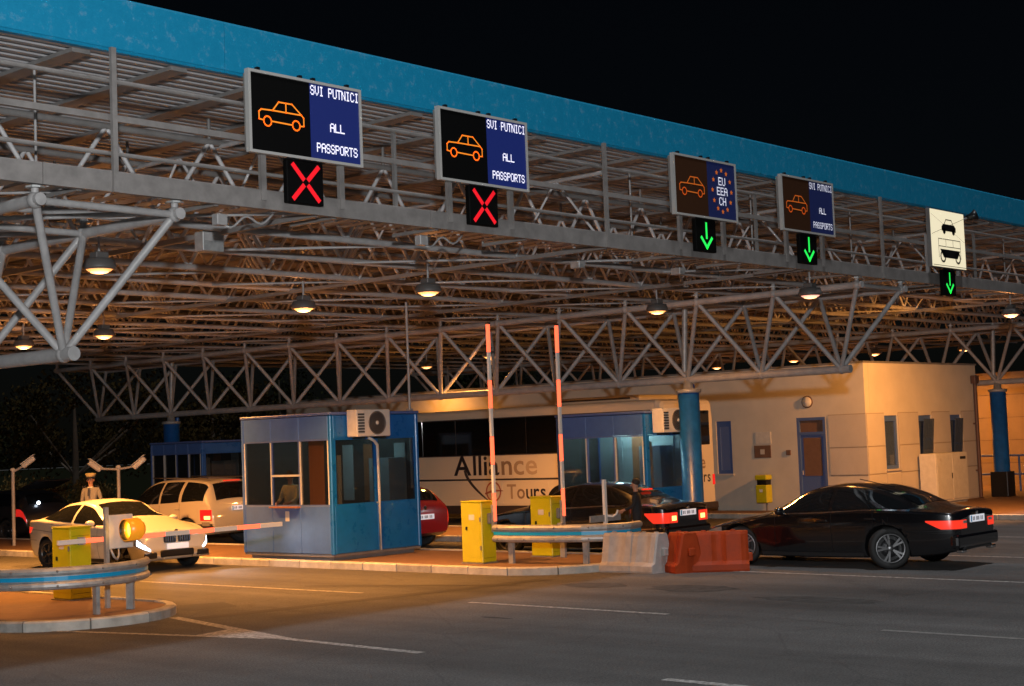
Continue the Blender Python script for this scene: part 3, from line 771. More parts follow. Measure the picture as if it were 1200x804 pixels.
def air_con(loc, label, w=.92, h=.54):
    a = thing('air_conditioner', label, 'air conditioner', loc, 0, 'air conditioners on the booth ends')
    bx('case', (0, -.30, 0), (w, 0, h), 'off_white', a, bev=.02)
    lathe('fan_ring', [(.235, 0), (.235, .012), (.215, .018), (.205, 0.0)], 'lamp_house', a, 28, (w * .60, -.30, h / 2), rot=(R(90), 0, 0))
    lathe('fan_recess', [(0, 0.004), (.205, .004)], 'dark_plastic', a, 28, (w * .60, -.30, h / 2), rot=(R(90), 0, 0))
    for r in (.05, .09, .13, .17): lathe('fan_grille', [(r, .008), (r + .010, .014), (r + .016, .008)], 'lamp_house', a, 24, (w * .60, -.30, h / 2), rot=(R(90), 0, 0))
    lathe('fan_hub', [(0, .02), (.035, .016), (.04, .006)], 'off_white', a, 14, (w * .60, -.30, h / 2), rot=(R(90), 0, 0))
    for i in range(7): bx('louvre', (.03, -.312, .08 + i * .058), (.20, -.301, .112 + i * .058), 'dark_plastic' if i % 1 == 0 else 'off_white', a)
    for q in (.15, w - .2): bx('bracket', (q, -.32, -.04), (q + .05, 0.0, -.002), 'black', a)
    return a
B1 = (20.2, 22.72, 0.20)
booth(*B1[:2], 2.45, 2.80, 2.86, B1[2], 'large lilac and blue booth in the middle distance with air conditioner', 3, 2, lit=6.0)
air_con((20.62, B1[1] - .025, 2.55), 'white air conditioner on the blue end of the nearest booth')
pp = thing('drain_hose', 'grey condensate pipe running down the blue end of the nearest booth', 'pipe', (21.42, B1[1] - .05, .2))
curve_tube('pipe', [(-.30, -.06, 2.33), (-.12, -.04, 2.26), (-.02, -.01, 2.18), (0, 0, 2.05), (0.01, 0, 1.2), (0.0, 0, .05)], .03, 'off_white', pp, 8)
bx('clip', (-.05, 0.0, 1.0), (.05, .03, 1.03), 'steel', pp)
pl = thing('conduit_pole', 'thin conduit rising from the nearest booth roof to the canopy trusses', 'conduit', (22.55, 22.85, 3.05))
tube('conduit', (0, 0, -1.6), (0, 0, 2.3), .028, 'steel', pl); bx('clamp', (-.05, -.05, .0), (.05, .05, .06), 'galv', pl)
booth(27.0, 20.05, 1.55, 2.55, 2.68, .22, 'lilac booth with lit teal interior behind the black sedan and blue column', 3, 1, lit=22.0, counter=False)
air_con((27.22, 20.02, 2.40), 'white air conditioner on the second booth beside the blue column', .95, .54)
booth(26.85, 35.7, 1.6, 2.5, 2.5, .20, 'distant lilac booth behind the beige off-roader', 4, 1, counter=False)

# ------------------------------------------------------------------ barriers
def barrier(x, y, label, arm, armlabel=None, h=1.12, lit=True):
    root = thing('barrier_machine', label, 'barrier', (x, y, .12), 0, 'yellow barrier machines')
    bx('cabinet', (-.19, -.26, 0.02), (.19, .26, h), 'yellow', root, bev=.012)
    bx('base', (-.21, -.28, 0), (.21, .28, .019), 'steel_dark', root)
    bx('door_seam', (-.193, -.20, .12), (-.1905, .20, h - .14), 'yellow', root)
    bx('lid', (-.20, -.27, h + .001), (.20, .27, h + .03), 'yellow', root, bev=.01)
    bx('warning_label', (-.1945, -.08, .80), (-.1938, .06, .90), 'off_white', root)
    bx('hinge', (-.204, -.235, .25), (-.192, -.21, .33), 'steel_dark', root); bx('hinge', (-.204, -.235, h - .35), (-.192, -.21, h - .27), 'steel_dark', root)
    bx('front_seam', (-.15, -.2625, .10), (.15, -.2605, .105), 'black', root); bx('front_seam', (-.15, -.2625, h - .12), (.15, -.2605, h - .115), 'black', root)
    bx('lock', (-.205, .10, .62), (-.192, .14, .68), 'black', root)
    if arm == 'up':
        ax, ay, az = 0.02, -.33, .82
        bx('arm_hub', (ax - .07, -.34, az - .1), (ax + .07, -.262, az + .1), 'steel_dark', root, bev=.02)
        bx('arm_stub', (ax - .04, -.40, az - .25), (ax + .04, -.345, az + .25), 'galv', root)
        L = 3.63; n = 6; seg = L / n; zz = az + .0
        a0 = az - .05
        for i in range(7):
            zA = a0 + i * 0.52; red = i % 2 == 0
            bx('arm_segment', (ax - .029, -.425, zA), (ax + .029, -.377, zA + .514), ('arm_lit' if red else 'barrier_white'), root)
        bx('arm_tip', (ax - .04, -.43, a0 + 7 * .52), (ax + .04, -.372, a0 + 7 * .52 + .03), 'black', root)
    else:
        az = .92
        bx('arm_hub', (.1905, -.10, az - .1), (.25, .10, az + .1), 'steel_dark', root, bev=.02)
        x0 = -.45
        for i in range(9):
            red = i % 2 == 1
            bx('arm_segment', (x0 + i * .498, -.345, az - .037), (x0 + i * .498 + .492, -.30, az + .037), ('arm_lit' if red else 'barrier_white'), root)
        bx('arm_pivot', (-.06, -.30, az - .06), (.06, -.262, az + .06), 'galv', root)
    return root
barrier(20.85, 19.42, 'yellow barrier machine with raised arm, left one beside the guard rail nose', 'up')
barrier(22.45, 19.10, 'yellow barrier machine with raised arm, right one behind the guard rail', 'up')
barrier(13.55, 21.45, 'yellow barrier machine with lowered arm on the near left island', 'down')

# ------------------------------------------------------------------ guard rails round the island noses
def guard_rail(cx, cy, r, ye, label, posts, z=0.12, top=.83, a0=0.0, a1=R(150), path=None, pp=()):
    root = thing('guard_rail', label, 'guard rail', (cx, cy, z), 0, 'guard rails around the island noses')
    path = path or ([(-r, y) for y in np.linspace(ye, 0.15, 6)] if a0 == 0.0 and ye > 0.2 else []) + [(-r * math.cos(a), -r * math.sin(a)) for a in np.linspace(a0, a1, 22)] + ([(r, y) for y in np.linspace(.15, ye, 6)] if a1 > 3.1 and ye > .2 else [])
    zt = top - z
    prof = [(-.005, zt), (.035, zt - .015), (.055, zt - .05), (.05, zt - .085), (.012, zt - .12), (.008, zt - .195), (.05, zt - .23), (.055, zt - .265), (.035, zt - .30), (-.005, zt - .315)]
    back = [(o - .012, zz) for o, zz in prof]
    prof2 = prof + list(reversed(back))
    sweep('rail_beam', path, prof2, 'galv', root, closed_prof=True)
    sweep('blue_stripe', path, [(.020, zt - .130), (.020, zt - .186), (.014, zt - .186), (.014, zt - .130)], 'blue_reflector', root, closed_prof=True)
    for a, rr in posts:
        px, py = -(r - .09) * math.cos(a), -(r - .09) * math.sin(a)
        box('post', (px, py, (zt - .06) / 2), (.11, .06, zt - .06), 'galv', root, rz=a)
        box('spacer', (px * 1.02, py * 1.02, zt - .16), (.10, .12, .2), 'galv', root, rz=a)
    dd = path_len_points(path); q_ = .35
    while q_ < dd[-1]:
        (ax_, ay_), (bx_, by_) = sub_path(path, dd, q_, min(q_ + .02, dd[-1]))[:2]; t_ = Vector((bx_ - ax_, by_ - ay_)); t_ = t_.normalized() if t_.length > 1e-6 else Vector((1, 0))
        for dz_ in (.055, .26): ball('bolt', (ax_ + t_.y * .06, ay_ - t_.x * .06, zt - dz_), (.018, .018, .018), 'steel_dark', root, 6)
        q_ += .62
    for px, py in pp:
        box('post', (px, py, (zt - .06) / 2), (.06, .11, zt - .06), 'galv', root); box('spacer', (px - .03, py, zt - .16), (.10, .12, .2), 'galv', root)
    return root
guard_rail(12.52, 20.2, 1.28, 6.5, 'curved guard rail with blue stripe around the near left island nose', [(R(84), 0), (R(116), 0), (R(10), 0)])
guard_rail(0, 0, 1, 0, 'curved guard rail with blue stripe between yellow barriers and plastic barriers', [], path=[(20.98, 19.1), (20.80, 18.98), (20.77, 18.6), (20.82, 18.1), (20.92, 17.6), (21.08, 17.15), (21.35, 16.8), (21.75, 16.6), (22.2, 16.7)], pp=[(20.92, 18.68), (22.3, 18.6), (21.25, 17.2)])

# amber signal on the near island
am = thing('amber_signal', 'round amber warning light glowing beside the lowered barrier arm', 'signal light', (12.98, 19.62, .12))
bx('post', (-.03, -.03, 0), (.03, .03, 1.48), 'galv', am)
bx('backing_board', (.035, -.02, .86), (.46, .01, 1.36), 'off_white', am, bev=.01)
q = Vector((-1.0, 0.04, -0.02)).to_track_quat('Z', 'Y').to_euler()
lathe('lamp_hood', [(.155, 0), (.165, .02), (.165, .24), (.15, .24), (.145, .03)], 'amber_shell', am, 24, (.40, -.25, 1.14), rot=q)
lathe('lens', [(0, .17), (.07, .16), (.12, .13), (.145, 0.08)], 'amber_lit', am, 24, (.40, -.25, 1.14), rot=q)
lathe('back_shell', [(0, -.06), (.11, -.05), (.15, 0.0)], 'amber_shell', am, 20, (.40, -.25, 1.14), rot=q)
lathe('hood_lining', [(.146, .16), (.148, .239), (.152, .242)], 'black', am, 24, (.40, -.25, 1.14), rot=q)
curve_tube('cable', [(.05, -.03, .86), (.10, -.04, .74), (.16, -.03, .70), (.2, -.02, .76), (.2, -.01, .86)], .018, 'galv', am)
# grey pole with hook on the second nose
hp = thing('hook_pole', 'short white pole with hook on the middle island behind the guard rail', 'pole', (22.35, 17.6, .12))
bx('pole', (-.03, -.03, 0), (.03, .03, 1.45), 'white_paint', hp); curve_tube('hook', [(.03, -.03, .78), (.12, -.08, .76), (.18, -.12, .8), (.2, -.14, .88)], .02, 'white_paint', hp)
bx('sign_plate', (-.45, -.01, .68), (.45, .02, .80), 'galv', hp)

# ------------------------------------------------------------------ plastic road barriers
def jersey(x, y, rz, L, m, label):
    root = thing('road_barrier', label, 'road barrier', (x, y, 0.0), rz, 'plastic road barriers by the island nose')
    n = 25; prof = lambda k: [(.30 * k, 0), (.31 * k, .03), (.31 * k, .12), (.25 * k, .18), (.15, .62), (.12, .67)]
    v = []; f = []
    st = []
    for i in range(n):
        u = -L / 2 + L * i / (n - 1)
        flute = 0.5 + 0.5 * math.cos(2 * math.pi * (u / L) * (2 if L > .9 else 1) + math.pi)
        k = 1.0 - .05 * (1 - flute)
        inset = .055 * max(0, (1 - flute) - .45) / .55
        if i in (0, n - 1): inset += .03
        pts = [(a - (inset if zz > .15 else inset * .2), zz) for a, zz in prof(1.0)]
        ring = [(-a, zz) for a, zz in pts] + [(a, zz) for a, zz in reversed(pts)]
        for a, zz in ring: v.append((u, a, zz))
    m_ = 12
    for i in range(n - 1):
        for j in range(m_ - 1): f.append((i * m_ + j, i * m_ + j + 1, (i + 1) * m_ + j + 1, (i + 1) * m_ + j))
        f.append((i * m_ + m_ - 1, i * m_, (i + 1) * m_, (i + 1) * m_ + m_ - 1))
    f += [tuple(range(m_ - 1, -1, -1)), tuple(range((n - 1) * m_, n * m_))]
    mk('body', v, f, m, root)
    for u in (-L * .25, L * .25): lathe('filler_cap', [(0, .69), (.04, .69), (.045, .668)], m, root, 12, (u, 0, 0))
    for u, zz in ((-L / 2 - .03, .35), (L / 2 + .03, .22)): box('lug', (u, 0, zz), (.08, .12, .14), m, root, bev=.02)
    return root
jersey(21.40, 16.50, R(96), .62, 'plastic_white', 'left pale plastic barrier at the guard rail nose')
jersey(21.42, 15.90, R(84), .58, 'plastic_white', 'right pale plastic barrier touching the red one')
jersey(21.62, 15.36, R(62), .55, 'plastic_red', 'short red plastic barrier end beside the pale ones')
jersey(22.02, 14.90, R(-55), 1.0, 'plastic_red', 'longer red plastic barrier nearest the black coupe wheel')

# ------------------------------------------------------------------ office building
BX, BY, BX2, BYE, BH = 37.0, 20.12, 43.9, 44.0, 4.09
bd = thing('office_building', 'cream single storey office building with blue door and narrow windows', 'building', (BX, BY, 0.12))
ww, wl, bh = BX2 - BX, BYE - BY, BH - .12
def wall_with_holes(name, plane, a0, a1, z0, z1, holes, m, parent, thick=.25):
    """grid-cut wall on plane 'x' (normal -X, runs along y) or 'y' (normal -Y, runs along x)"""
    As = sorted({a0, a1, *[h[0] for h in holes], *[h[1] for h in holes]}); Zs = sorted({z0, z1, *[h[2] for h in holes], *[h[3] for h in holes]})
    v = []; f = []
    def P(a, z, d): return (d, a, z) if plane == 'x' else (a, d, z)
    def quad(p): o = len(v); v.extend(p); f.append((o, o + 1, o + 2, o + 3))
    for i in range(len(As) - 1):
        for j in range(len(Zs) - 1):
            ca, cz = (As[i] + As[i + 1]) / 2, (Zs[j] + Zs[j + 1]) / 2
            if any(h[0] < ca < h[1] and h[2] < cz < h[3] for h in holes): continue
            for d in (0, thick): quad([P(As[i], Zs[j], d), P(As[i + 1], Zs[j], d), P(As[i + 1], Zs[j + 1], d), P(As[i], Zs[j + 1], d)])
    for h in holes:
        quad([P(h[0], h[2], 0), P(h[0], h[3], 0), P(h[0], h[3], thick), P(h[0], h[2], thick)]); quad([P(h[1], h[2], 0), P(h[1], h[3], 0), P(h[1], h[3], thick), P(h[1], h[2], thick)])
        quad([P(h[0], h[3], 0), P(h[1], h[3], 0), P(h[1], h[3], thick), P(h[0], h[3], thick)]); quad([P(h[0], h[2], 0), P(h[1], h[2], 0), P(h[1], h[2], thick), P(h[0], h[2], thick)])
    quad([P(a0, z1, 0), P(a1, z1, 0), P(a1, z1, thick), P(a0, z1, thick)])
    quad([P(a0, z0, 0), P(a0, z1, 0), P(a0, z1, thick), P(a0, z0, thick)]); quad([P(a1, z0, 0), P(a1, z1, 0), P(a1, z1, thick), P(a1, z0, thick)])
    return mk(name, v, f, m, parent)
zo = -.12   # heights below were read from the ground
door = (1.24, 2.14, 0.02, 2.56)
lwins = [(4.30, 4.82, 1.05, 2.56), (7.0, 7.5, 1.05, 2.56), (9.5, 10.0, 1.05, 2.56)]
wall_with_holes('wall', 'x', 0, wl, 0, bh, [door] + lwins, 'wall_cream', bd)
rwins = [(1.03, 1.80, 1.06, 2.53), (3.04, 3.86, 1.06, 2.51), (5.03, 5.75, 1.06, 2.50)]
wall_with_holes('wall', 'y', .255, ww, 0, bh, rwins, 'wall_cream', bd)
bx('wall', (ww - .25, .255, 0), (ww, wl, bh - .001), 'wall_cream', bd)
bx('wall', (.255, wl - .25, 0), (ww - .255, wl, bh - .001), 'wall_cream', bd)
bx('roof', (.2, .2, bh - .25), (ww - .255, wl - .255, bh - .15), 'steel_dark', bd)
bx('roof_edge', (-.03, -.03, bh), (.28, wl + .03, bh + .05), 'steel_dark', bd); bx('roof_edge', (.281, -.03, bh), (ww + .03, .28, bh + .05), 'steel_dark', bd)
# cladding panels on the lower right corner (recessed joints)
mat('joint_tan', (0.36, 0.30, 0.23), 0.9)
bx('joint_backing', (.02, -.004, .02), (1.02, -.0005, 2.61), 'joint_tan', bd); bx('joint_backing', (1.81, -.004, .02), (3.03, -.0005, 2.61), 'joint_tan', bd); bx('joint_backing', (3.87, -.004, .02), (5.02, -.0005, 2.61), 'joint_tan', bd); bx('joint_backing', (5.76, -.004, .02), (6.88, -.0005, 2.61), 'joint_tan', bd)
for zA, zB in ((0.02, .95), (.96, 1.70), (1.71, 2.60)):
    for ya, yb in ((0.0, 1.14),):
        if zA > .9: bx('cladding_panel', (-.018, ya - .01, zA + .008), (-.0045, yb, zB - .012), 'wall_panel', bd)
    bx('joint_backing', (-.004, .0, .93), (-.0005, 1.14, 2.61), 'joint_tan', bd) if zA < .5 else None
    edges = [.02, 1.0, 1.83, 3.0, 3.9, 5.0, 5.8, ww - .02]
    for k in range(0, 7):
        if k in (1, 3, 5) and zA > .9: continue
        xa, xb = edges[k], edges[k + 1]
        if k in (1, 3, 5): xb = edges[k + 1]
        bx('cladding_panel', (xa + .008, -.018, zA + .008), (xb - .008, -.0045, zB - .012), 'wall_panel', bd)
def window(plane, a0, a1, z0, z1, tilt=False, shutter=False):
    def B(nm, a, b, c, d, e, f_, m, par):
        return bx(nm, (e, a, c), (f_, b, d), m, par) if plane == 'x' else bx(nm, (a, e, c), (b, f_, d), m, par)
    root = bpy.data.objects.new('window', None); C.objects.link(root); root.parent = bd
    w = .10
    B('frame', a0, a0 + w, z0, z1, .04, .12, 'frame_blue', root); B('frame', a1 - w, a1, z0, z1, .04, .12, 'frame_blue', root)
    B('frame', a0 + w, a1 - w, z1 - w * 1.6, z1, .042, .118, 'frame_blue', root); B('frame', a0 + w, a1 - w, z0, z0 + w, .042, .118, 'frame_blue', root)
    B('pane', a0 + w, a1 - w, z0 + w, z1 - w * 1.6, .075, .085, 'shutter' if shutter else 'window_glass', root)
    B('sill', a0 - .05, a1 + .05, z0 - .05, z0 - .002, -.06, .1, 'wall_panel', root)
    if not shutter: B('curtain', a0 + w + (a1 - a0) * .45, a1 - w - .01, z0 + w, z1 - w, .16, .18, 'interior_pale', root)
    if tilt:
        o = B('open_sash', a0 + w, a1 - w, z0 + w, z1 - .1, -.005, .015, 'window_glass', root)
        o.location.y -= .07; o.rotation_euler = (R(5), 0, 0)
mat('shutter', (0.16, 0.20, 0.36), 0.55)
for i, h in enumerate(lwins): window('x', *h, shutter=True)
for i, h in enumerate(rwins): window('y', *h, tilt=i > 0)
dr = bpy.data.objects.new('door', None); C.objects.link(dr); dr.parent = bd
d0, d1, dz0, dz1 = door
for a, b in ((d0, d0 + .08), (d1 - .08, d1)): bx('frame', (.0, a, dz0), (.14, b, dz1), 'frame_blue', dr)
bx('frame', (.002, d0 + .08, dz1 - .08), (.138, d1 - .08, dz1), 'frame_blue', dr); bx('transom', (.002, d0 + .08, 2.08), (.138, d1 - .08, 2.16), 'frame_blue', dr)
bx('fanlight', (.06, d0 + .08, 2.16), (.08, d1 - .08, dz1 - .08), 'door_brown', dr)
bx('leaf', (.05, d0 + .08, dz0), (.10, d1 - .08, 2.08), 'frame_blue', dr)
bx('door_panel', (.035, d0 + .17, .95), (.049, d1 - .17, 2.0), 'door_brown', dr)
bx('handle', (.0, d1 - .15, .98), (.048, d1 - .12, 1.10), 'chrome', dr)
# downpipe
dp = thing('downpipe', 'brown downpipe with hopper head at the right corner of the office', 'pipe', (BX + 6.6, BY - .09, .12))
bx('hopper', (-.13, -.1, 3.42), (.13, .06, 3.66), 'pipe_brown', dp, bev=.02); tube('pipe', (0, -.02, 0.02), (0, -.02, 3.42), .055, 'pipe_brown', dp, 12)
for zz in (.8, 2.2): bx('clip', (-.08, -.02, zz), (.08, .08, zz + .04), 'pipe_brown', dp)
cb = thing('cabinet', 'white double door utility cabinet against the office wall', 'cabinet', (39.7, BY - .62, .12))
bx('case', (0, 0, .05), (2.0, .50, 1.42), 'off_white', cb, bev=.015); bx('plinth', (.04, .04, 0), (1.96, .46, .049), 'kerb', cb)
for i in range(2): bx('cabinet_door', (.05 + i * .96, -.015, .12), (.99 + i * .96, -.001, 1.36), 'off_white', cb, bev=.004)
bx('handle', (.93, -.035, .7), (.96, -.016, .85), 'black', cb); bx('vent', (1.5, -.02, 1.22), (1.85, -.016, 1.30), 'dark_plastic', cb); bx('label_plate', (.2, -.02, 1.2), (.32, -.016, 1.28), 'wall_panel', cb)
bn = thing('litter_bin', 'yellow litter bin on the office wall left of the blue door', 'bin', (36.78, 23.28, .35))
bx('bucket', (-.15, -.18, 0), (.15, .18, .50), 'yellow', bn, bev=.025); bx('hood', (-.16, -.19, .64), (.16, .19, .78), 'yellow', bn, bev=.03); bx('throat', (-.1, -.15, .501), (.14, .15, .639), 'black', bn); tube('post', (.12, 0, -.23), (.12, 0, .05), .03, 'steel_dark', bn); bx('badge', (-.156, -.05, .3), (-.151, .05, .38), 'white_paint', bn)
def wall_plate(name, y0, y1, z0, z1, m, label, cat, th=.02):
    t = thing(name, label, cat, (BX - .0, y0, z0))
    bx('plate', (-th, 0, 0), (-.002, y1 - y0, z1 - z0), m, t, bev=.003); bx('edge', (-th - .004, .02, .02), (-th - .001, y1 - y0 - .02, z1 - z0 - .02), m, t)
    return t
pq = wall_plate('wall_plaque', 23.12, 23.67, 1.60, 1.95, 'door_brown', 'dark brown plaque on the office wall under a white notice', 'plaque')
bx('emblem', (-.03, .2, .1), (-.025, .34, .24), 'wall_panel', pq)
wall_plate('wall_notice', 23.10, 23.62, 1.99, 2.33, 'off_white', 'plain white notice board above the brown plaque on the office wall', 'notice')
wall_plate('intercom', 22.48, 22.62, 1.66, 1.80, 'door_brown', 'small intercom on the office wall left of the blue door', 'intercom', .04)
wl_ = thing('wall_lamp', 'unlit round wall lamp above the blue office door', 'lamp', (BX, 21.88, 3.11))
lathe('dome', [(.14, 0), (.15, .03), (.12, .08), (0, .1)], 'off_white', wl_, 18, rot=(0, R(-90), 0)); lathe('ring', [(.145, 0), (.17, 0.0), (.17, .03), (.145, .035)], 'pipe_brown', wl_, 18, rot=(0, R(-90), 0))
# far wall and railing right of the office
fw = thing('far_wall', 'tan tiled wall of the next building at the right edge', 'wall', (52.0, 14.0, .12))
for i in range(9):
    for j in range(5): bx('wall_panel', (0, i * 1.5, j * .8), (.2, i * 1.5 + 1.485, j * .8 + .785), 'far_wall', fw)
bx('core', (.03, 0, 0), (.19, 13.5, 4.0), 'pipe_brown', fw)
hr = thing('handrail', 'blue pipe handrail beside the right-hand column', 'handrail', (47.6, 16.5, .12))
for zz in (.55, 1.15): tube('rail', (0, 0, zz), (0, 6, zz), .035, 'frame_blue', hr)
for yy in (0, 2, 4, 6): tube('post', (0, yy, 0), (0, yy, 1.15), .035, 'frame_blue', hr)

# ------------------------------------------------------------------ cars
def pchip(pts):
    xs = np.array([p[0] for p in pts], float); ys = np.array([p[1] for p in pts], float)
    h = np.diff(xs); d = np.diff(ys) / h; m = np.zeros(len(xs))
    m[0], m[-1] = d[0], d[-1]
    for i in range(1, len(xs) - 1):
        if d[i - 1] * d[i] > 0:
            w1 = 2 * h[i] + h[i - 1]; w2 = h[i] + 2 * h[i - 1]; m[i] = (w1 + w2) / (w1 / d[i - 1] + w2 / d[i])
    def f(x):
        x = min(max(x, xs[0]), xs[-1]); i = min(int(np.searchsorted(xs, x, 'right')) - 1, len(h) - 1); t = (x - xs[i]) / h[i]
        return (2 * t**3 - 3 * t**2 + 1) * ys[i] + (t**3 - 2 * t**2 + t) * h[i] * m[i] + (-2 * t**3 + 3 * t**2) * ys[i + 1] + (t**3 - t**2) * h[i] * m[i + 1]
    return f
class Car:
    def __init__(s, name, label, cat, loc, heading, spec, paint, group='vehicles at the crossing'):
        s.sp = spec; s.L = spec['L']; s.root = thing(name, label, cat, (loc[0], loc[1], 0), heading, group)
        s.top = pchip(spec['top']); s.sh = pchip(spec['belt']); s.wsh = pchip(spec['wide']); s.wt = pchip(spec['wtop']); s.zb = pchip(spec['bot'])
        s.paint = paint
    def P(s, x, v):
        """x from the front bumper, v 0..1 side, 1..2 greenhouse side, 2..3 top to centre line (local +x is forward)"""
        zt, zs, ws, wt, zb = s.top(x), s.sh(x), s.wsh(x), s.wt(x), s.zb(x)
        ze = max(zt - s.sp.get('crown', .05), zs + .012)
        zt = max(zt, ze + .004)
        if v <= 1:
            wb = ws * .90; a = v
            y = wb + (ws - wb) * (1 - (1 - a) ** 3) + .022 * math.sin(math.pi * a ** .8) * (ws / .9); z = zb + (zs - zb) * a
        elif v <= 2:
            b = v - 1; h = ze - zs
            y = ws + (wt - ws) * b + .10 * h * math.sin(math.pi * b); z = zs + h * b
        else:
            c = v - 2; y = wt * (1 - c); z = ze + (zt - ze) * (1 - (1 - c) ** 2.2)
        return Vector((s.L / 2 - x, y, z))
    def N(s, x, v):
        e = .004; x0, x1 = max(0.0, x - e), min(s.L, x + e); v0, v1 = max(0, v - .01), min(3, v + .01)
        if v > 1 and v - .01 < 1: v0 = v
        if v <= 1 and v + .01 > 1: v1 = v
        if v > 2 and v - .01 < 2: v0 = v
        if v <= 2 and v + .01 > 2: v1 = v
        n = (s.P(x1, v) - s.P(x0, v)).cross(s.P(x, v1) - s.P(x, v0))
        if n.length < 1e-9: n = Vector((0, 1, 0))
        n.normalize()
        p = s.P(x, v); ref = Vector((p.x * .25, p.y, (p.z - .6)))
        return n if n.dot(ref) >= 0 else -n
    def body(s):
        L = s.L; xs = sorted(set([round(L * (0.5 - 0.5 * math.cos(math.pi * i / 56)) * .55 + L * i / 56 * .45, 4) for i in range(57)]))
        vs = [0, .05, .14, .26, .4, .55, .7, .84, .94, 1.0, 1.04, 1.2, 1.4, 1.6, 1.8, 1.94, 2.0, 2.06, 2.2, 2.4, 2.65, 3.0]
        ring = []; v = []; f = []
        for x in xs:
            half = [s.P(x, q) for q in vs]; row = half + [Vector((p.x, -p.y, p.z)) for p in reversed(half[:-1])]
            v += row
        k = 2 * len(vs) - 1
        for i in range(len(xs) - 1):
            for j in range(k): f.append((i * k + j, (i + 1) * k + j, (i + 1) * k + (j + 1) % k, i * k + (j + 1) % k))
        f += [tuple(range(k)), tuple(range((len(xs) - 1) * k + k - 1, (len(xs) - 1) * k - 1, -1))]
        o = mk('body', v, f, s.paint, s.root, True)
        bm = bmesh.new(); bm.from_mesh(o.data); bmesh.ops.recalc_face_normals(bm, faces=bm.faces); bm.to_mesh(o.data); bm.free()
        # cut the wheel arches
        R_ = s.sp['wr'] + .045; cut = []
        for xw in (s.sp['xf'], s.sp['xr']):
            for sd_ in (-1, 1):
                c = tube('cutter', (L / 2 - xw, sd_ * .58, s.sp['wr']), (L / 2 - xw, sd_ * 1.2, s.sp['wr']), R_, s.paint, s.root, 36); cut.append(c)
        for c in cut:
            md = o.modifiers.new('arch', 'BOOLEAN'); md.operation = 'DIFFERENCE'; md.object = c; md.solver = 'EXACT'
        bpy.context.view_layer.update()
        me = evaluated(o); o.modifiers.clear(); old = o.data; o.data = me; bpy.data.meshes.remove(old)
        me.materials.clear(); me.materials.append(MATS[s.paint]); me.materials.append(MATS['black'])
        # arch liners: faces that lie inside the cut are unpainted
        idx = []; sm = []
        for p in me.polygons:
            c = p.center; inside = False
            for xw in (s.sp['xf'], s.sp['xr']):
                d = math.hypot(c.x - (L / 2 - xw), c.z - s.sp['wr'])
                if d < R_ + .004 and abs(c.y) > .57 and (abs(abs(c.y) - .58) < .01 or abs(d - R_) < .012) and abs(p.normal.y) < .6 or (d < R_ and abs(abs(c.y) - .58) < .01): inside = True
            idx.append(1 if inside else 0); sm.append(not inside and len(p.vertices) < 30)
        me.polygons.foreach_set('material_index', idx); me.polygons.foreach_set('use_smooth', sm)
        for c in cut: bpy.data.objects.remove(c)
        s.bodyo = o
        return o
    def patch(s, name, x0, x1, v0, v1, m, off=.006, nx=14, nv=6, sides=(1, -1), parent=None, taper=0.0, thick=.004):
        out = []
        for sd_ in sides:
            v = []; f = []
            for i in range(nx + 1):
                x = x0 + (x1 - x0) * i / nx
                a = v0(x) if callable(v0) else v0; b = v1(x) if callable(v1) else v1
                for j in range(nv + 1):
                    q = a + (b - a) * j / nv; p = s.P(x, q) + s.N(x, q) * off; v.append(Vector((p.x, p.y * sd_, p.z)))
            for i in range(nx):
                for j in range(nv):
                    k = i * (nv + 1) + j; fc = (k, k + 1, k + nv + 2, k + nv + 1); f.append(fc if sd_ > 0 else fc[::-1])
            o = mk(name, v, f, m, parent or s.root, True); out.append(o)
        return out
    def zpatch(s, name, x0, x1, z0, z1, m, off=.006, nx=14, nv=5, sides=(1, -1)):
        g = lambda q: (lambda x: min(.995, ((q(x) if callable(q) else q) - s.zb(x)) / (s.sh(x) - s.zb(x))))
        return s.patch(name, x0, x1, g(z0), g(z1), m, off, nx, nv, sides)
    def tail(s, x0, z0, z1, m, core=None, inner=.42, lead=None):
        L = s.L; lead = lead or (lambda x: z0 + (z1 - z0) * .85 * max(0, 1 - (x - x0) / (L - .25 - x0)) )
        s.zpatch('tail_light', x0, L - .002, lead, z1, m, .008)
        w = s.wsh(L) + .005
        for sd_ in (1, -1):
            box('tail_light', (-L / 2 - .004, sd_ * (w + inner) / 2, (z0 + z1) / 2), (.016, abs(w - inner), z1 - z0), m, s.root, bev=.006)
            if core: box('tail_light_core', (-L / 2 - .012, sd_ * (w + inner) / 2, (z0 + z1) / 2 - .01), (.012, abs(w - inner) * .6, (z1 - z0) * .45), core, s.root, bev=.004)
    def top_patch(s, name, x0, x1, cmax, m, off=.006, nx=10, nv=10, parent=None):
        """across the whole width on the top surface"""
        v = []; f = []
        for i in range(nx + 1):
            x = x0 + (x1 - x0) * i / nx
            for j in range(-nv, nv + 1):
                c = cmax(x) if callable(cmax) else cmax
                q = 3 - c * abs(j) / nv; p = s.P(x, q) + s.N(x, q) * off; v.append(Vector((p.x, p.y * (1 if j >= 0 else -1), p.z)))
        w = 2 * nv + 1
        for i in range(nx):
            for j in range(w - 1): f.append((i * w + j, i * w + j + 1, (i + 1) * w + j + 1, (i + 1) * w + j))
        return mk(name, v, f, m, parent or s.root, True)
    def side_glass(s, x0, x1, name='side_window', low=.035, up=.05, m='car_glass', off=.006):
        def h(x): return max(1e-4, max(s.top(x) - s.sp.get('crown', .05), s.sh(x) + .012) - s.sh(x))
        xs = np.linspace(x0, x1, 80); ok = [x for x in xs if h(x) > low + up + .015]
        if not ok: return
        x0, x1 = min(ok), max(ok)
        s.patch(name, x0, x1, lambda x: 1 + low / h(x), lambda x: 2 - up / h(x), m, off)
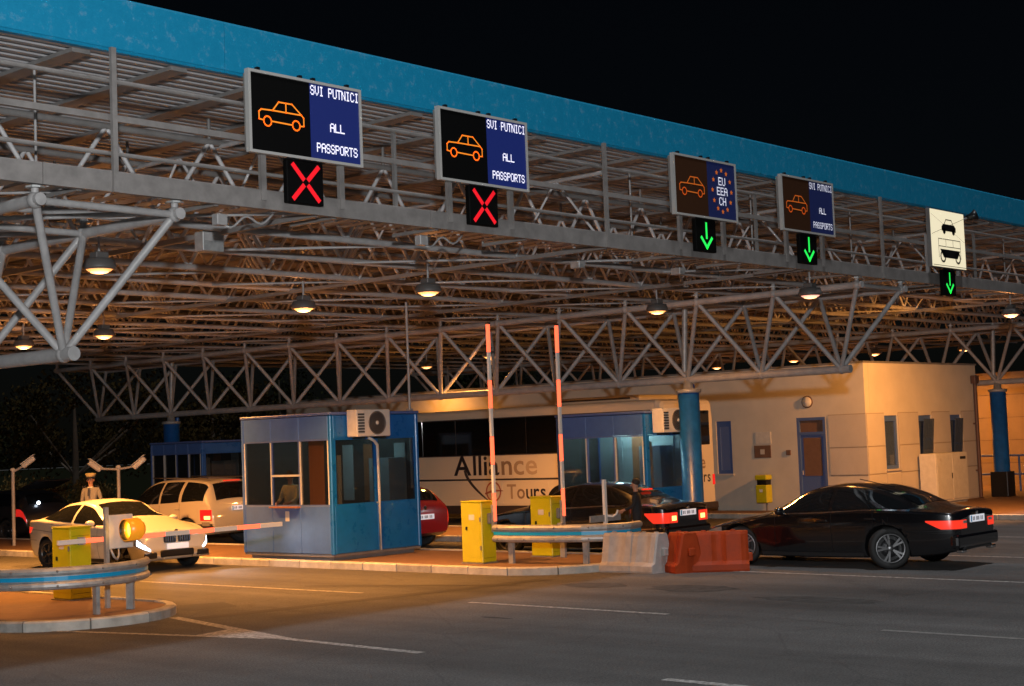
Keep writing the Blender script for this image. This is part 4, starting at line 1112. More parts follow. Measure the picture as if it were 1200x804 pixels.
    def wheel(s, x, rim='alloy', spokes=5):
        r = s.sp['wr']
        for sd_ in (1, -1):
            c = Vector((s.L / 2 - x, sd_ * (s.wsh(x) - .115), r))
            w = link('wheel', None, s.root); w.location = c; w.rotation_euler = (R(-90) * sd_, 0, random.uniform(0, 1.0))
            rr = r * .70
            lathe('tyre', [(rr, -.10), (r - .03, -.105), (r - .004, -.07), (r, 0), (r - .004, .07), (r - .03, .105), (rr + .005, .10), (rr, .085)], 'rubber', w, 36)
            lathe('rim', [(rr, .088), (rr - .012, .095), (rr - .03, .06), (rr - .035, -.06)], rim, w, 32)
            lathe('brake_disc', [(0, .0), (rr * .62, .0), (rr * .62, -.02)], 'alloy_dark', w, 24)
            lathe('well', [(0, -.05), (rr, -.05)], 'black', w, 24)
            lathe('hub', [(0, .085), (.04, .083), (.062, .065), (.07, .03)], rim, w, 16)
            for i in range(spokes):
                a = 2 * math.pi * i / spokes
                for da in (-.16, .16):
                    a2 = a + da; p0 = Vector((math.cos(a) * .05, math.sin(a) * .05, .062)); p1 = Vector((math.cos(a2) * (rr - .02), math.sin(a2) * (rr - .02), .072))
                    d = p1 - p0; t = Vector((-d.y, d.x, 0)).normalized() * .014; up = Vector((0, 0, .016))
                    vv = [p0 - t, p0 + t, p1 + t * 1.2, p1 - t * 1.2]; vv = [q - up for q in vv] + [q + up for q in vv]
                    mk('spoke', vv, [(0, 3, 2, 1), (4, 5, 6, 7), (0, 1, 5, 4), (1, 2, 6, 5), (2, 3, 7, 6), (3, 0, 4, 7)], rim, w)
    def seam(s, x, v0=.12, v1=1.0, w=.009):
        s.patch('door_seam', x - w / 2, x + w / 2, v0, v1, 'black', .0025, 1, 12)
    def handle(s, x, v=.83):
        for sd_ in (1, -1):
            p = s.P(x, v); box('door_handle', (p.x, (p.y + .012) * sd_, p.z), (.19, .03, .028), s.paint, s.root, bev=.008)
    def mirror(s, x, m=None):
        for sd_ in (1, -1):
            p = s.P(x, 1.0); o = ball('mirror', (p.x, (p.y + .10) * sd_, p.z + .07), (.085, .105, .07), m or s.paint, s.root, 14)
            box('mirror_arm', (p.x, (p.y + .02) * sd_, p.z + .03), (.05, .12, .03), 'black', s.root)
    def plate(s, rear, z, w=.52, marks=True, off=.008, m='plate_white_glow'):
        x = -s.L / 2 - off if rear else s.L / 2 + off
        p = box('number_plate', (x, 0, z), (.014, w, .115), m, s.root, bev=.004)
        if marks:
            sg = -1 if rear else 1
            for i, yy in enumerate((-.17, -.12, -.04, .0, .04, .12, .17)):
                box('plate_mark', (sg * .0085, yy, 0), (.002, .022, .06), 'plate_mark', p)
            box('plate_band', (sg * .0083, w / 2 * .9 * (1 if rear else -1), 0), (.002, .04, .10), 'blue_reflector', p)
def finish_common(c, doors, glass, cowl, header, rear0, rear1, rim='alloy', cmax=.93, spokes=5):
    c.body()
    for a, b in glass: c.side_glass(a, b)
    c.top_patch('windscreen', cowl, header, .90, 'car_glass')
    c.top_patch('rear_window', rear0, rear1, .88, 'car_glass')
    for x in doors: c.seam(x)
    c.wheel(c.sp['xf'], rim, spokes); c.wheel(c.sp['xr'], rim, spokes)
    k_ = c.L / 4.91
    c.patch('bonnet_seam', .42 * k_, 1.36 * k_, 2.02, 2.05, 'black', .0025, 14, 1)
    c.patch('bumper_seam', .16, .48, .66, .675, 'black', .0025, 8, 1)
    c.zpatch('boot_seam', c.L - .62, c.L - .02, .60, .608, 'black', .0025, 10, 1)
    c.zpatch('fuel_flap', c.sp['xr'] + .05, c.sp['xr'] + .055, .74, .86, 'black', .0025, 1, 4)
    xm = c.sp['xf'] + .62; c.patch('sill_trim', c.sp['xf'] + c.sp['wr'] + .1, c.sp['xr'] - c.sp['wr'] - .1, .03, .12, 'dark_plastic', .006, 10, 2)
def SEDAN(L, H, roof_drop=0.0, tail=.99, nose=.70, belt=.92, W=.905, wb=2.85, xf=.86, wr=.335):
    k = L / 4.91
    return dict(L=L, xf=xf, xr=xf + wb, wr=wr, crown=.05,
        top=[(0, .50), (.02 * k, .60), (.10 * k, nose - .02), (.35 * k, nose + .06), (1.0 * k, nose + .19), (1.42 * k, nose + .26), (1.75 * k, H - .28), (2.25 * k, H - .06), (2.75 * k, H), (3.3 * k, H - .035), (3.75 * k, H - .15), (4.25 * k, tail + .07), (4.5 * k, tail + .02), (4.78 * k, tail - .02), (L - .03, tail - .07), (L, tail - .13)],
        belt=[(0, .44), (.04 * k, .54), (.3 * k, nose - .04), (1.0 * k, nose + .09), (1.5 * k, belt - .04), (2.5 * k, belt), (3.6 * k, belt + .045), (4.3 * k, tail - .03), (4.75 * k, tail - .06), (L - .03, tail - .11), (L, tail - .17)],
        wide=[(0, .58), (.05 * k, .70), (.2 * k, W - .09), (.6 * k, W - .02), (1.5 * k, W), (3.2 * k, W), (4.1 * k, W - .03), (4.55 * k, W - .08), (L - .16, W - .14), (L - .05, W - .20), (L - .012, W - .26), (L, W - .31)],
        wtop=[(0, .45), (.1 * k, .60), (.5 * k, .70), (1.4 * k, .72), (1.8 * k, .63), (2.3 * k, .575), (2.8 * k, .57), (3.4 * k, .545), (3.9 * k, .56), (4.3 * k, .64), (4.75 * k, .64), (L, .48)],
        bot=[(0, .32), (.1 * k, .24), (.5 * k, .20), (L * .5, .17), (L - .6, .22), (L - .1, .30), (L, .36)])
mat('paint_black', (0.004, 0.004, 0.005), 0.22, coat=1.0, spec=0.5)
mat('paint_black2', (0.005, 0.005, 0.006), 0.25, coat=1.0, spec=0.5)
mat('paint_white', (0.60, 0.56, 0.48), 0.3, coat=0.8)
mat('paint_beige', (0.50, 0.44, 0.33), 0.32, coat=0.8)
mat('paint_red', (0.32, 0.012, 0.02), 0.3, coat=0.8)
mat('paint_dark', (0.015, 0.015, 0.018), 0.3, coat=0.8)

# black four-door coupe at the right
c = Car('parked_car', 'glossy black four-door coupe with red tail lights waiting at the right', 'car', (23.85, 13.5), R(90), SEDAN(4.91, 1.41, tail=.98, wr=.345, wb=2.86), 'paint_black')
c.root.name = 'black_coupe'
finish_common(c, (1.62, 2.72, 3.5), ((1.5, 2.66), (2.74, 4.2)), 1.48, 2.28, 3.38, 4.18, 'alloy')
c.mirror(1.78); c.handle(2.55); c.handle(3.45)
c.tail(4.42, .66, .80, 'tail_lit', None, .40)
for sy in (-1, 1): box('reverse_light', (-2.466, sy * .47, .765), (.012, .13, .045), 'head_glass', c.root, bev=.005)
box('bumper', (-2.40, 0, .46), (.16, 1.52, .22), 'paint_black', c.root, bev=.05)
c.patch('head_light', .06, .50, .70, .95, 'head_glass', .007, 10, 4); c.patch('indicator', .05, .20, .6, .72, 'amber_shell', .008, 6, 2)
c.plate(True, .80)
c.patch('bumper_seam', 4.1, 4.905, .555, .57, 'black', .003, 16, 1)
box('exhaust', (-2.42, .55, .30), (.12, .16, .06), 'chrome', c.root, bev=.02); box('exhaust', (-2.42, -.55, .30), (.12, .16, .06), 'chrome', c.root, bev=.02)
box('diffuser', (-2.40, 0, .36), (.12, 1.0, .08), 'dark_plastic', c.root, bev=.015)
ball('badge', (-2.46, 0, .90), (.008, .045, .045), 'chrome', c.root)
c.patch('window_trim', 1.6, 4.15, 1.0, lambda x: 1.0 + .018 / max(.03, c.top(x) - .05 - c.sh(x)), 'chrome', .008, 24, 1)
tube('aerial', (-1.2, .35, 1.33), (-.55, .35, 1.47), .008, 'black', c.root)

# black sedan behind the guard rail
c = Car('black_sedan', 'black sedan beyond the guard rail with lit tail lights, behind the raised barriers', 'car', (24.55, 19.70), R(90), SEDAN(4.82, 1.46, tail=1.04, belt=.95, nose=.78, wb=2.85, wr=.33), 'paint_black2')
finish_common(c, (1.55, 2.62, 3.45), ((1.45, 2.58), (2.66, 3.95)), 1.46, 2.22, 3.34, 4.05, 'alloy')
c.mirror(1.72); c.handle(2.45); c.handle(3.35)
c.tail(4.40, .66, .86, 'tail_lit', 'tail_hot', .36)
box('bumper', (-2.36, 0, .48), (.16, 1.50, .22), 'paint_black2', c.root, bev=.05)
c.patch('head_light', .05, .45, .62, .95, 'head_glass', .007, 10, 4)
c.patch('chrome_strip', .7, 4.3, .50, .53, 'chrome', .006, 20, 1); c.patch('window_trim', 1.6, 3.95, 1.0, lambda x: 1.0 + .02 / max(.03, c.top(x) - .05 - c.sh(x)), 'chrome', .008, 24, 1)
c.plate(True, .84); box('brake_light', (-1.45, 0, 1.29), (.05, .3, .03), 'tail_lit', c.root); ball('badge', (-2.42, 0, .95), (.008, .045, .045), 'chrome', c.root)
c.patch('bumper_chrome', 4.3, 4.81, .40, .43, 'chrome', .006, 12, 1)

# white sedan facing the viewer
c = Car('white_sedan', 'pearl white sedan facing us with headlights on behind the lowered barrier', 'car', (18.8, 28.1), R(-92), SEDAN(4.62, 1.45, tail=1.06, nose=.82, belt=.95, wb=2.81, xf=.78, wr=.325), 'paint_white')
finish_common(c, (1.5, 2.5, 3.3), ((1.35, 2.45), (2.53, 3.75)), 1.38, 2.1, 3.2, 3.85, 'alloy_dark')
c.mirror(1.62); c.handle(2.35); c.handle(3.2)
c.patch('head_light', .012, .42, .60, .93, 'head_glass', .007, 12, 5); c.patch('head_light_beam', .012, .18, .66, .88, 'head_lit', .012, 8, 4)
for sy in (-1, 1):
    o = box('grille', (2.318, sy * .17, .66), (.03, .28, .17), 'black', c.root, bev=.03)
    for q in range(5): box('grille_bar', (.017, -.11 + q * .055, 0), (.008, .012, .15), 'chrome', o)
    box('intake', (2.30, sy * .62, .33), (.08, .28, .12), 'black', c.root, bev=.03); box('fog_trim', (2.33, sy * .55, .27), (.05, .42, .03), 'chrome', c.root, bev=.01)
box('intake', (2.31, 0, .36), (.05, .8, .14), 'black', c.root, bev=.03)
ball('badge', (2.28, 0, .80), (.02, .05, .04), 'alloy_dark', c.root)
c.plate(False, .50, marks=False, off=.03)
[o for o in c.root.children if o.name.startswith('number_plate')][0]['label'] = 'blank white front number plate with its glare put in as a faint glow'
c.tail(4.2, .74, .88, 'tail_lit', None, .36)
c.patch('side_crease', .9, 4.2, .74, .752, 'black', .002, 20, 1)
ld = bpy.data.lights.new('headlamp_bulb', 'SPOT'); ld.energy = 30; ld.color = (.85, .92, 1); ld.spot_size = R(70); ld.spot_blend = .8; ld.shadow_soft_size = .08
for sy in (-.62, .62):
    lo = bpy.data.objects.new('headlamp_bulb', ld); C.objects.link(lo); lo.parent = c.root; lo.location = (2.38, sy, .64); lo.rotation_euler = (0, R(-82), 0)

# beige off-roader
SUV = dict(L=4.78, xf=.90, xr=3.82, wr=.375, crown=.06,
  top=[(0, .60), (.03, .84), (.15, .98), (.9, 1.09), (1.25, 1.14), (1.6, 1.42), (2.05, 1.70), (2.5, 1.80), (3.4, 1.82), (4.2, 1.77), (4.42, 1.70), (4.62, 1.30), (4.72, 1.05), (4.76, .80), (4.78, .62)],
  belt=[(0, .55), (.05, .78), (.3, .95), (1.2, 1.06), (2.5, 1.10), (3.8, 1.16), (4.4, 1.18), (4.62, 1.12), (4.72, .98), (4.76, .75), (4.78, .58)],
  wide=[(0, .62), (.06, .76), (.25, .88), (.7, .94), (1.5, .945), (3.5, .945), (4.2, .92), (4.55, .88), (4.72, .83), (4.78, .78)],
  wtop=[(0, .5), (.2, .72), (1.2, .78), (1.7, .72), (2.1, .67), (3.5, .66), (4.3, .65), (4.6, .70), (4.75, .74), (4.78, .70)],
  bot=[(0, .38), (.3, .30), (2.4, .27), (4.4, .32), (4.78, .42)])
c = Car('beige_suv', 'beige off-roader seen from behind with lit tail lamp, left of the large booth', 'car', (24.3, 33.2), R(90), SUV, 'paint_beige')
c.root.scale = (1, 1, .95)
finish_common(c, (1.6, 2.7, 3.55), ((1.4, 2.66), (2.74, 3.5), (3.62, 4.45)), 1.28, 2.05, 4.44, 4.64, 'alloy')
c.mirror(1.7); c.handle(2.55); c.handle(3.45)
c.zpatch('tail_light', 4.36, 4.72, .70, .98, 'tail_red', .010); c.zpatch('tail_light_core', 4.50, 4.69, .73, .82, 'tail_hot', .014, 6, 3)
c.zpatch('reverse_lamp', 4.40, 4.66, .56, .66, 'head_glass', .010, 6, 3)
c.plate(True, 1.0); c.patch('bumper_trim', 3.95, 4.775, .12, .34, 'dark_plastic', .006, 12, 3); box('brake_light', (-2.07, 0, 1.72), (.04, .5, .03), 'tail_lit', c.root)
for sy in (-.6, .6): tube('roof_rail', (1.0 - .6, sy, 1.83), (-1.9, sy, 1.80), .018, 'chrome', c.root)

# red estate car
HATCH = dict(L=4.35, xf=.85, xr=3.45, wr=.325, crown=.05,
  top=[(0, .52), (.03, .68), (.2, .78), (.9, .94), (1.15, .99), (1.5, 1.22), (2.0, 1.42), (2.5, 1.48), (3.2, 1.47), (3.75, 1.40), (3.95, 1.33), (4.2, 1.06), (4.28, .92), (4.33, .72), (4.35, .56)],
  belt=[(0, .46), (.05, .62), (.3, .76), (1.1, .90), (2.5, .95), (3.6, 1.0), (4.1, .99), (4.25, .90), (4.33, .66), (4.35, .5)],
  wide=[(0, .58), (.06, .70), (.25, .82), (.7, .88), (1.5, .89), (3.2, .89), (3.8, .86), (4.15, .81), (4.3, .76), (4.35, .68)],
  wtop=[(0, .45), (.2, .66), (1.1, .70), (1.6, .62), (2.1, .57), (3.2, .56), (3.8, .56), (4.15, .64), (4.35, .58)],
  bot=[(0, .32), (.3, .22), (2.2, .18), (3.9, .24), (4.35, .36)])
c = Car('red_hatchback', 'red hatchback seen from behind, half hidden by the large blue booth', 'car', (24.5, 26.6), R(90), HATCH, 'paint_red')
finish_common(c, (1.4, 2.4, 3.2), ((1.2, 2.36), (2.44, 3.9)), 1.18, 2.0, 3.90, 4.18, 'alloy')
c.patch('tail_light', 3.98, 4.335, .64, .93, 'tail_lit', .008, 10, 5)
c.plate(True, .72); c.patch('bumper_trim', 3.85, 4.345, .06, .30, 'dark_plastic', .006, 10, 3); box('brake_light', (-1.72, 0, 1.44), (.05, .4, .03), 'tail_lit', c.root); ball('badge', (-2.17, 0, .92), (.008, .05, .05), 'chrome', c.root)
c.mirror(1.5)
# dark hatchback with raised boot at the far left
c = Car('dark_hatchback', 'dark hatchback with raised boot lid at the far left behind the white sedan', 'car', (24.2, 41.6), R(90), HATCH, 'paint_dark')
finish_common(c, (1.4, 2.4, 3.2), ((1.2, 2.36), (2.44, 3.9)), 1.18, 2.0, 3.90, 4.18, 'alloy_dark')
c.patch('tail_light', 3.98, 4.335, .64, .93, 'tail_red', .008, 10, 5)
o = box('boot_lid', (-2.0, 0, 1.62), (.95, 1.15, .05), 'paint_dark', c.root, bev=.02, rot=(0, R(14), 0)); ball('boot_lamp', (-2.1, .3, 1.1), .05, 'head_lit', c.root)

# ------------------------------------------------------------------ coach
BYR = 23.65
bus = thing('coach', 'white tour coach with large dark lettering on its side behind the booths', 'coach', (32.5, BYR, 0), 0)
BL, BWd, BHt = 12.0, 2.5, 3.30
# rounded box loft along Y (rear at y=0)
st = [(0, .10, .14), (.05, .03, .05), (.18, 0, 0), (1.0, 0, 0), (BL - 1.0, 0, 0), (BL - .3, .02, .05), (BL - .05, .12, .16), (BL, .25, .3)]
v = []; f = []
def bus_ring(ins, drop):
    r = .16; zb_, zt_ = .32 + drop * .4, BHt - drop
    pts = [(ins, zb_), (ins, zt_ - .45), (ins + .03, zt_ - r)] + [(ins + .03 + r - r * math.cos(a), zt_ - r + r * math.sin(a)) for a in np.linspace(.3, math.pi / 2, 5)]
    return pts + [(BWd - a, z) for a, z in reversed(pts)]
for y, ins, drop in st:
    for a, z in bus_ring(ins, drop): v.append((a, y, z))
k = 16
for i in range(len(st) - 1):
    for j in range(k): f.append((i * k + j, i * k + (j + 1) % k, (i + 1) * k + (j + 1) % k, (i + 1) * k + j))
f += [tuple(range(k - 1, -1, -1)), tuple(range((len(st) - 1) * k, len(st) * k))]
bo = mk('body', v, f, 'bus_white', bus); md = bo.modifiers.new('bevel', 'BEVEL'); md.width = .02; md.limit_method = 'ANGLE'; md.segments = 2
nwin = 8; wy0, wy1 = .55, BL - .5; ws_ = (wy1 - wy0) / nwin
for i in range(nwin): bx('window', (-.012, wy0 + i * ws_ + .008, 1.98), (-.002, wy0 + (i + 1) * ws_ - .008, 3.0), 'bus_glass', bus, bev=.003)
bx('window_band', (-.006, .30, 1.95), (-.001, BL - .4, 3.03), 'bus_stripe', bus)
bx('side_stripe', (-.008, .15, 1.24), (-.002, BL - .3, 1.29), 'bus_stripe', bus)
bx('skirt', (-.01, .15, .28), (-.002, BL - .3, .52), 'bus_stripe', bus)
for ya, yb in ((1.2, 2.9), (3.9, 5.6), (5.62, 7.3)): bx('luggage_flap', (-.008, ya, .56), (-.003, yb, 1.20), 'bus_white', bus, bev=.003)
bx('roof_unit', (.35, .9, BHt), (2.15, 3.9, BHt + .16), 'bus_white', bus, bev=.06); bx('roof_vent', (.30, 1.2, BHt + .06), (.345, 3.6, BHt + .10), 'bus_stripe', bus)
bx('rear_window', (.25, -.012, 2.05), (2.25, -.001 + .05, 2.98), 'bus_glass', bus, bev=.01); bx('rear_stripe', (.1, .015, 1.75), (2.4, .05, 1.80), 'bus_stripe', bus)
bx('rear_grille', (.3, .012, .55), (2.2, .05, .95), 'bus_stripe', bus)
for xx in (.06, 2.30): bx('tail_light', (xx, -.005, .95), (xx + .14, .06, 1.25), 'tail_red', bus, bev=.02)
bx('bumper', (.02, -.06, .32), (2.48, .1, .50), 'bus_stripe', bus, bev=.03)
for yy in (3.4, 9.2):
    for xx in (0.10,):
        w = link('wheel', None, bus); w.location = (xx, yy, .5); w.rotation_euler = (0, R(-90), 0)
        lathe('tyre', [(.3, -.14), (.48, -.14), (.5, -.1), (.5, .1), (.48, .14), (.3, .14)], 'rubber', w, 28); lathe('rim', [(0, .06), (.1, .09), (.2, .05), (.3, .12)], 'alloy', w, 24)
        lathe('wheel_well', [(0, .115), (.6, .115)], 'black', w, 28)
def text_mesh(ch, size, name, m, parent, loc, rot, th=.002):
    cu = bpy.data.curves.new(name, 'FONT'); cu.body = ch; cu.size = size; cu.extrude = th; cu.resolution_u = 3
    t = bpy.data.objects.new(name, cu); C.objects.link(t)
    try: cu.offset = size * .012
    except Exception: pass
    bpy.context.view_layer.update(); me = evaluated(t); bpy.data.objects.remove(t)
    me.materials.clear(); me.materials.append(MATS[m])
    o = link(name, me, parent); o.location = loc; o.rotation_euler = rot
    wd = max(v.co.x for v in me.vertices) if len(me.vertices) else 0
    return o, wd
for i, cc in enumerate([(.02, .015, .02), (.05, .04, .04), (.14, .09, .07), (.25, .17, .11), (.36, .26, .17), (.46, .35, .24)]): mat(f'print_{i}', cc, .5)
mat('print_red', (.35, .10, .07), .5)
SIDE = Matrix(((0, 0, -1), (-1, 0, 0), (0, 1, 0))).to_euler()   # text x -> -Y, up -> Z, facing -X
y = 31.15 - BYR
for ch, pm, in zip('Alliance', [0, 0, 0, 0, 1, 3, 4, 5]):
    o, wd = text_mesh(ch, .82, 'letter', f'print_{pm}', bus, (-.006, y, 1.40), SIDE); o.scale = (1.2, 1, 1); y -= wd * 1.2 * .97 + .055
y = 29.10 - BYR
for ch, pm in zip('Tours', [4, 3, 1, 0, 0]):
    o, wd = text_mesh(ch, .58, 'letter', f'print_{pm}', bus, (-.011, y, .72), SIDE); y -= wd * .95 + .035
# swoosh and ring emblem
def flat_strip(name, pts, wds, m):
    v = []; f = []
    for i, (p, w) in enumerate(zip(pts, wds)):
        a = Vector(pts[max(0, i - 1)]); b = Vector(pts[min(len(pts) - 1, i + 1)]); t = (b - a).normalized(); n = Vector((-t.y, t.x)) * w / 2
        v += [(-.014, p[0] - n.x, p[1] - n.y), (-.014, p[0] + n.x, p[1] + n.y)]
    for i in range(len(pts) - 1): f.append((2 * i, 2 * i + 1, 2 * i + 3, 2 * i + 2))
    return mk(name, v, f, m, bus)
sw = [(30.72 - BYR - .95 * t ** 1.3, 1.55 - .92 * t ** .8) for t in np.linspace(0, 1, 14)]
flat_strip('swoosh', sw, [.10 + .02 * math.sin(3 * i / 13) - .006 * i for i in range(14)], 'print_1')
flat_strip('ring_emblem', [(29.62 - BYR + .27 * math.cos(a), .92 + .27 * math.sin(a)) for a in np.linspace(0, 2 * math.pi, 25)], [.05] * 25, 'print_red')
flat_strip('ring_bar', [(29.95 - BYR, .86), (29.62 - BYR, .95), (29.25 - BYR, .94)], [.05, .07, .02], 'print_red')
REAR = (R(90), 0, 0)
x = .25
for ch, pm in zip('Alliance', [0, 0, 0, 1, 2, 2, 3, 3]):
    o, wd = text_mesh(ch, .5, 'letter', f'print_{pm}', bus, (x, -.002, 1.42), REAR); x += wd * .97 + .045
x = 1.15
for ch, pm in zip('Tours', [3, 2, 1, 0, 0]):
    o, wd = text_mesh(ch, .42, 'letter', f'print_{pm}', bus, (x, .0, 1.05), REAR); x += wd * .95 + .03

# ------------------------------------------------------------------ people
def person(label, loc, rz, top_m, leg_m, pose, hair_m='hair', cap=None, sc=1.0):
    root = thing('person', label, 'person', loc, rz, 'people at the crossing'); root.scale = (sc, sc, sc)
    j = {'pelvis': (0, 0, .95, .15), 'waist': (0, 0, 1.10, .135), 'chest': (.02, 0, 1.30, .155), 'neck0': (.01, 0, 1.46, .075), 'neck': (.02, 0, 1.52, .055),
         'shL': (0, .18, 1.42, .075), 'shR': (0, -.18, 1.42, .075), 'elL': (-.02, .25, 1.14, .047), 'elR': (-.02, -.25, 1.14, .047), 'wrL': (.08, .25, .90, .034), 'wrR': (.08, -.25, .90, .034),
         'hpL': (0, .10, .90, .105), 'hpR': (0, -.10, .90, .105), 'knL': (.02, .11, .49, .065), 'knR': (.02, -.11, .49, .065), 'anL': (0, .11, .09, .045), 'anR': (0, -.11, .09, .045), 'toL': (.17, .12, .045, .038), 'toR': (.17, -.12, .045, .038),
         'hd0': (.025, 0, 1.58, .062), 'hd1': (.03, 0, 1.64, .088), 'hd2': (.02, 0, 1.71, .092), 'hd3': (.015, 0, 1.755, .06)}
    for k_, q in pose.items(): j[k_] = (*q, j[k_][3]) if len(q) == 3 else q
    ed = [('pelvis', 'waist'), ('waist', 'chest'), ('chest', 'neck0'), ('neck0', 'neck'), ('chest', 'shL'), ('chest', 'shR'), ('shL', 'elL'), ('elL', 'wrL'), ('shR', 'elR'), ('elR', 'wrR'), ('pelvis', 'hpL'), ('pelvis', 'hpR'), ('hpL', 'knL'), ('hpR', 'knR'), ('knL', 'anL'), ('knR', 'anR'), ('anL', 'toL'), ('anR', 'toR'), ('neck', 'hd0'), ('hd0', 'hd1'), ('hd1', 'hd2'), ('hd2', 'hd3')]
    # five fingers per hand, rooted in the palm
    for sd_, w in (('L', 1), ('R', -1)):
        wx, wy, wz, _ = j['wr' + sd_]; ex, ey, ez, _ = j['el' + sd_]
        d = (Vector((wx, wy, wz)) - Vector((ex, ey, ez))).normalized(); side = d.cross(Vector((0, 1, 0))); side = side.normalized() if side.length > .1 else Vector((1, 0, 0)); palm = Vector((wx, wy, wz)) + d * .07
        j['pm' + sd_] = (*palm, .03); ed.append(('wr' + sd_, 'pm' + sd_))
        for i, ln in enumerate((.075, .085, .08, .065)):
            b = palm + d * .03 + side * (-.03 + .02 * i); e = b + d * ln + Vector((0, -.012 * w, 0))
            j[f'f{sd_}{i}'] = (*b, .0095); j[f'g{sd_}{i}'] = (*e, .008); ed += [('pm' + sd_, f'f{sd_}{i}'), (f'f{sd_}{i}', f'g{sd_}{i}')]
        b = palm - d * .02 - side * .035; e = b + d * .05 - side * .02
        j[f't{sd_}'] = (*b, .011); j[f'u{sd_}'] = (*e, .009); ed += [('pm' + sd_, f't{sd_}'), (f't{sd_}', f'u{sd_}')]
    names = list(j); me = bpy.data.meshes.new('body'); me.from_pydata([j[n][:3] for n in names], [(names.index(a), names.index(b)) for a, b in ed], [])
    o = link('body', me, root)
    md = o.modifiers.new('skin', 'SKIN'); md.use_smooth_shade = True
    for i, n in enumerate(names):
        sv = me.skin_vertices[0].data[i]; sv.radius = (j[n][3], j[n][3]); sv.use_root = n == 'pelvis'
    sb = o.modifiers.new('sub', 'SUBSURF'); sb.levels = 1; sb.render_levels = 1
    bpy.context.view_layer.update(); m2 = evaluated(o); o.modifiers.clear(); o.data = m2
    m2.materials.clear()
    for q in ('skin', top_m, leg_m, 'rubber'): m2.materials.append(MATS[q])
    zw = Vector(j['wrL'][:3]); zr = Vector(j['wrR'][:3]); nk = j['neck'][2] - .02
    idx = []
    for p in m2.polygons:
        ct = p.center
        if ct.z > nk: idx.append(0)
        elif min((ct - zw).length, (ct - zr).length) < .045 or any((ct - Vector(j['pm' + q][:3])).length < .14 and (ct - Vector(j['el' + q][:3])).length > (Vector(j['wr' + q][:3]) - Vector(j['el' + q][:3])).length - .01 for q in 'LR'): idx.append(0)
        elif ct.z > j['pelvis'][2] + .02 or abs(ct.y) > .21: idx.append(1)
        elif ct.z > .1: idx.append(2)
        else: idx.append(3)
    m2.polygons.foreach_set('material_index', idx); m2.polygons.foreach_set('use_smooth', [True] * len(m2.polygons))
    hx, hy, hz, _ = j['hd1']
    v = Vector((hx, hy, hz))
    ball('nose', v + Vector((.090, 0, -.005)), (.02, .013, .02), 'skin', root, 8)
    for sy in (-1, 1):
        ball('eye', v + Vector((.080, .032 * sy, .025)), .008, 'black', root, 8); ball('ear', v + Vector((-.005, .088 * sy, .005)), (.02, .01, .03), 'skin', root, 8)
    ball('mouth', v + Vector((.083, 0, -.048)), (.008, .022, .006), 'plastic_red', root, 8)
    if cap:
        for sy in (-1, 1): box('epaulette', (0, sy * .17, 1.50), (.07, .12, .012), 'trouser', root, rot=(R(-14) * sy, 0, 0)); box('collar', (.075, sy * .03, 1.475), (.02, .06, .035), 'off_white', root, rz=R(25) * sy)
        box('tie', (.165, 0, 1.36), (.012, .05, .2), 'trouser', root, rot=(0, R(-10), 0))
    hc = Vector((j['hd2'][0] - .018, hy, j['hd2'][2] + .008))
    if hair_m: ball('hair', hc, (.098, .098, .09), hair_m, root, 14)
    if cap:
        lathe('cap', [(.108, 0), (.112, .05), (.135, .09), (.125, .115), (0, .125)], cap, root, 20, (hc.x + .005, hc.y, hc.z - .005))
        lathe('cap_band', [(.113, .0), (.116, .0), (.116, .035), (.112, .035)], 'trouser', root, 20, (hc.x + .005, hc.y, hc.z - .006))
        o2 = ball('cap_peak', (hc.x + .125, hc.y, hc.z - .002), (.075, .085, .012), 'black', root, 12); o2.rotation_euler = (0, R(12), 0)
    return root
person('border officer in peaked cap and grey shirt standing behind the white sedan', (21.75, 33.5, .12), R(215), 'shirt_grey', 'trouser', {}, cap='cap_top')
person('officer in pale yellow shirt at the window of the nearest booth', (20.62, 24.45, .25), R(-165), 'shirt_yellow', 'trouser', {'elL': (.10, .22, 1.16), 'wrL': (.30, .16, 1.10), 'elR': (.10, -.22, 1.16), 'wrR': (.30, -.16, 1.10)}, sc=.93)
person('person in dark clothes standing beside the black sedan behind the plastic barriers', (23.0, 17.35, .12), R(120), 'cloth_dark', 'cloth_dark', {'elL': (.06, .25, 1.16), 'wrL': (.28, .20, 1.08)}, sc=.80)

# ------------------------------------------------------------------ cameras on poles, fence, far planting
def cctv(x, y, z0, h, label, heads):
    root = thing('camera_pole', label, 'camera', (x, y, z0), 0, 'surveillance camera poles')
    tube('pole', (0, 0, 0), (0, 0, h), .045, 'steel', root, 10)
    ball('pole_cap', (0, 0, h), (.07, .07, .05), 'off_white', root)
    for c_, d in heads:
        c_ = Vector(c_) + Vector((0, 0, h)); d = Vector(d).normalized(); q = d.to_track_quat('Y', 'Z').to_euler()
        tube('arm', (0, 0, h - .06), c_ - d * .12, .03, 'steel', root)
        hd_ = box('camera_head', c_, (.13, .40, .13), 'off_white', root, bev=.04, rot=q)
        box('sun_shield', (0, .02, .078), (.16, .44, .016), 'white_paint', hd_, bev=.005); ball('lens', (0, .205, 0), (.042, .02, .042), 'black', hd_)
RV = Vector((.66, -.75, 0))
cctv(21.35, 36.5, .12, 1.98, 'pole with white tilted surveillance camera at the left picture edge', [(RV * .42 + Vector((0, 0, .18)), RV * .78 + Vector((0, 0, .55)))])
cctv(22.9, 34.0, .12, 1.95, 'pole with two small surveillance cameras behind the white sedan', [(RV * -.62 + Vector((0, 0, .04)), RV * -.5 + Vector((-.3, -.3, .45))), (RV * .55 + Vector((0, 0, .08)), RV * .72 + Vector((0, 0, .6)))])
fn = thing('low_fence', 'low grey pipe fence at the far left edge behind the white sedan', 'fence', (20.2, 36.0, .12))
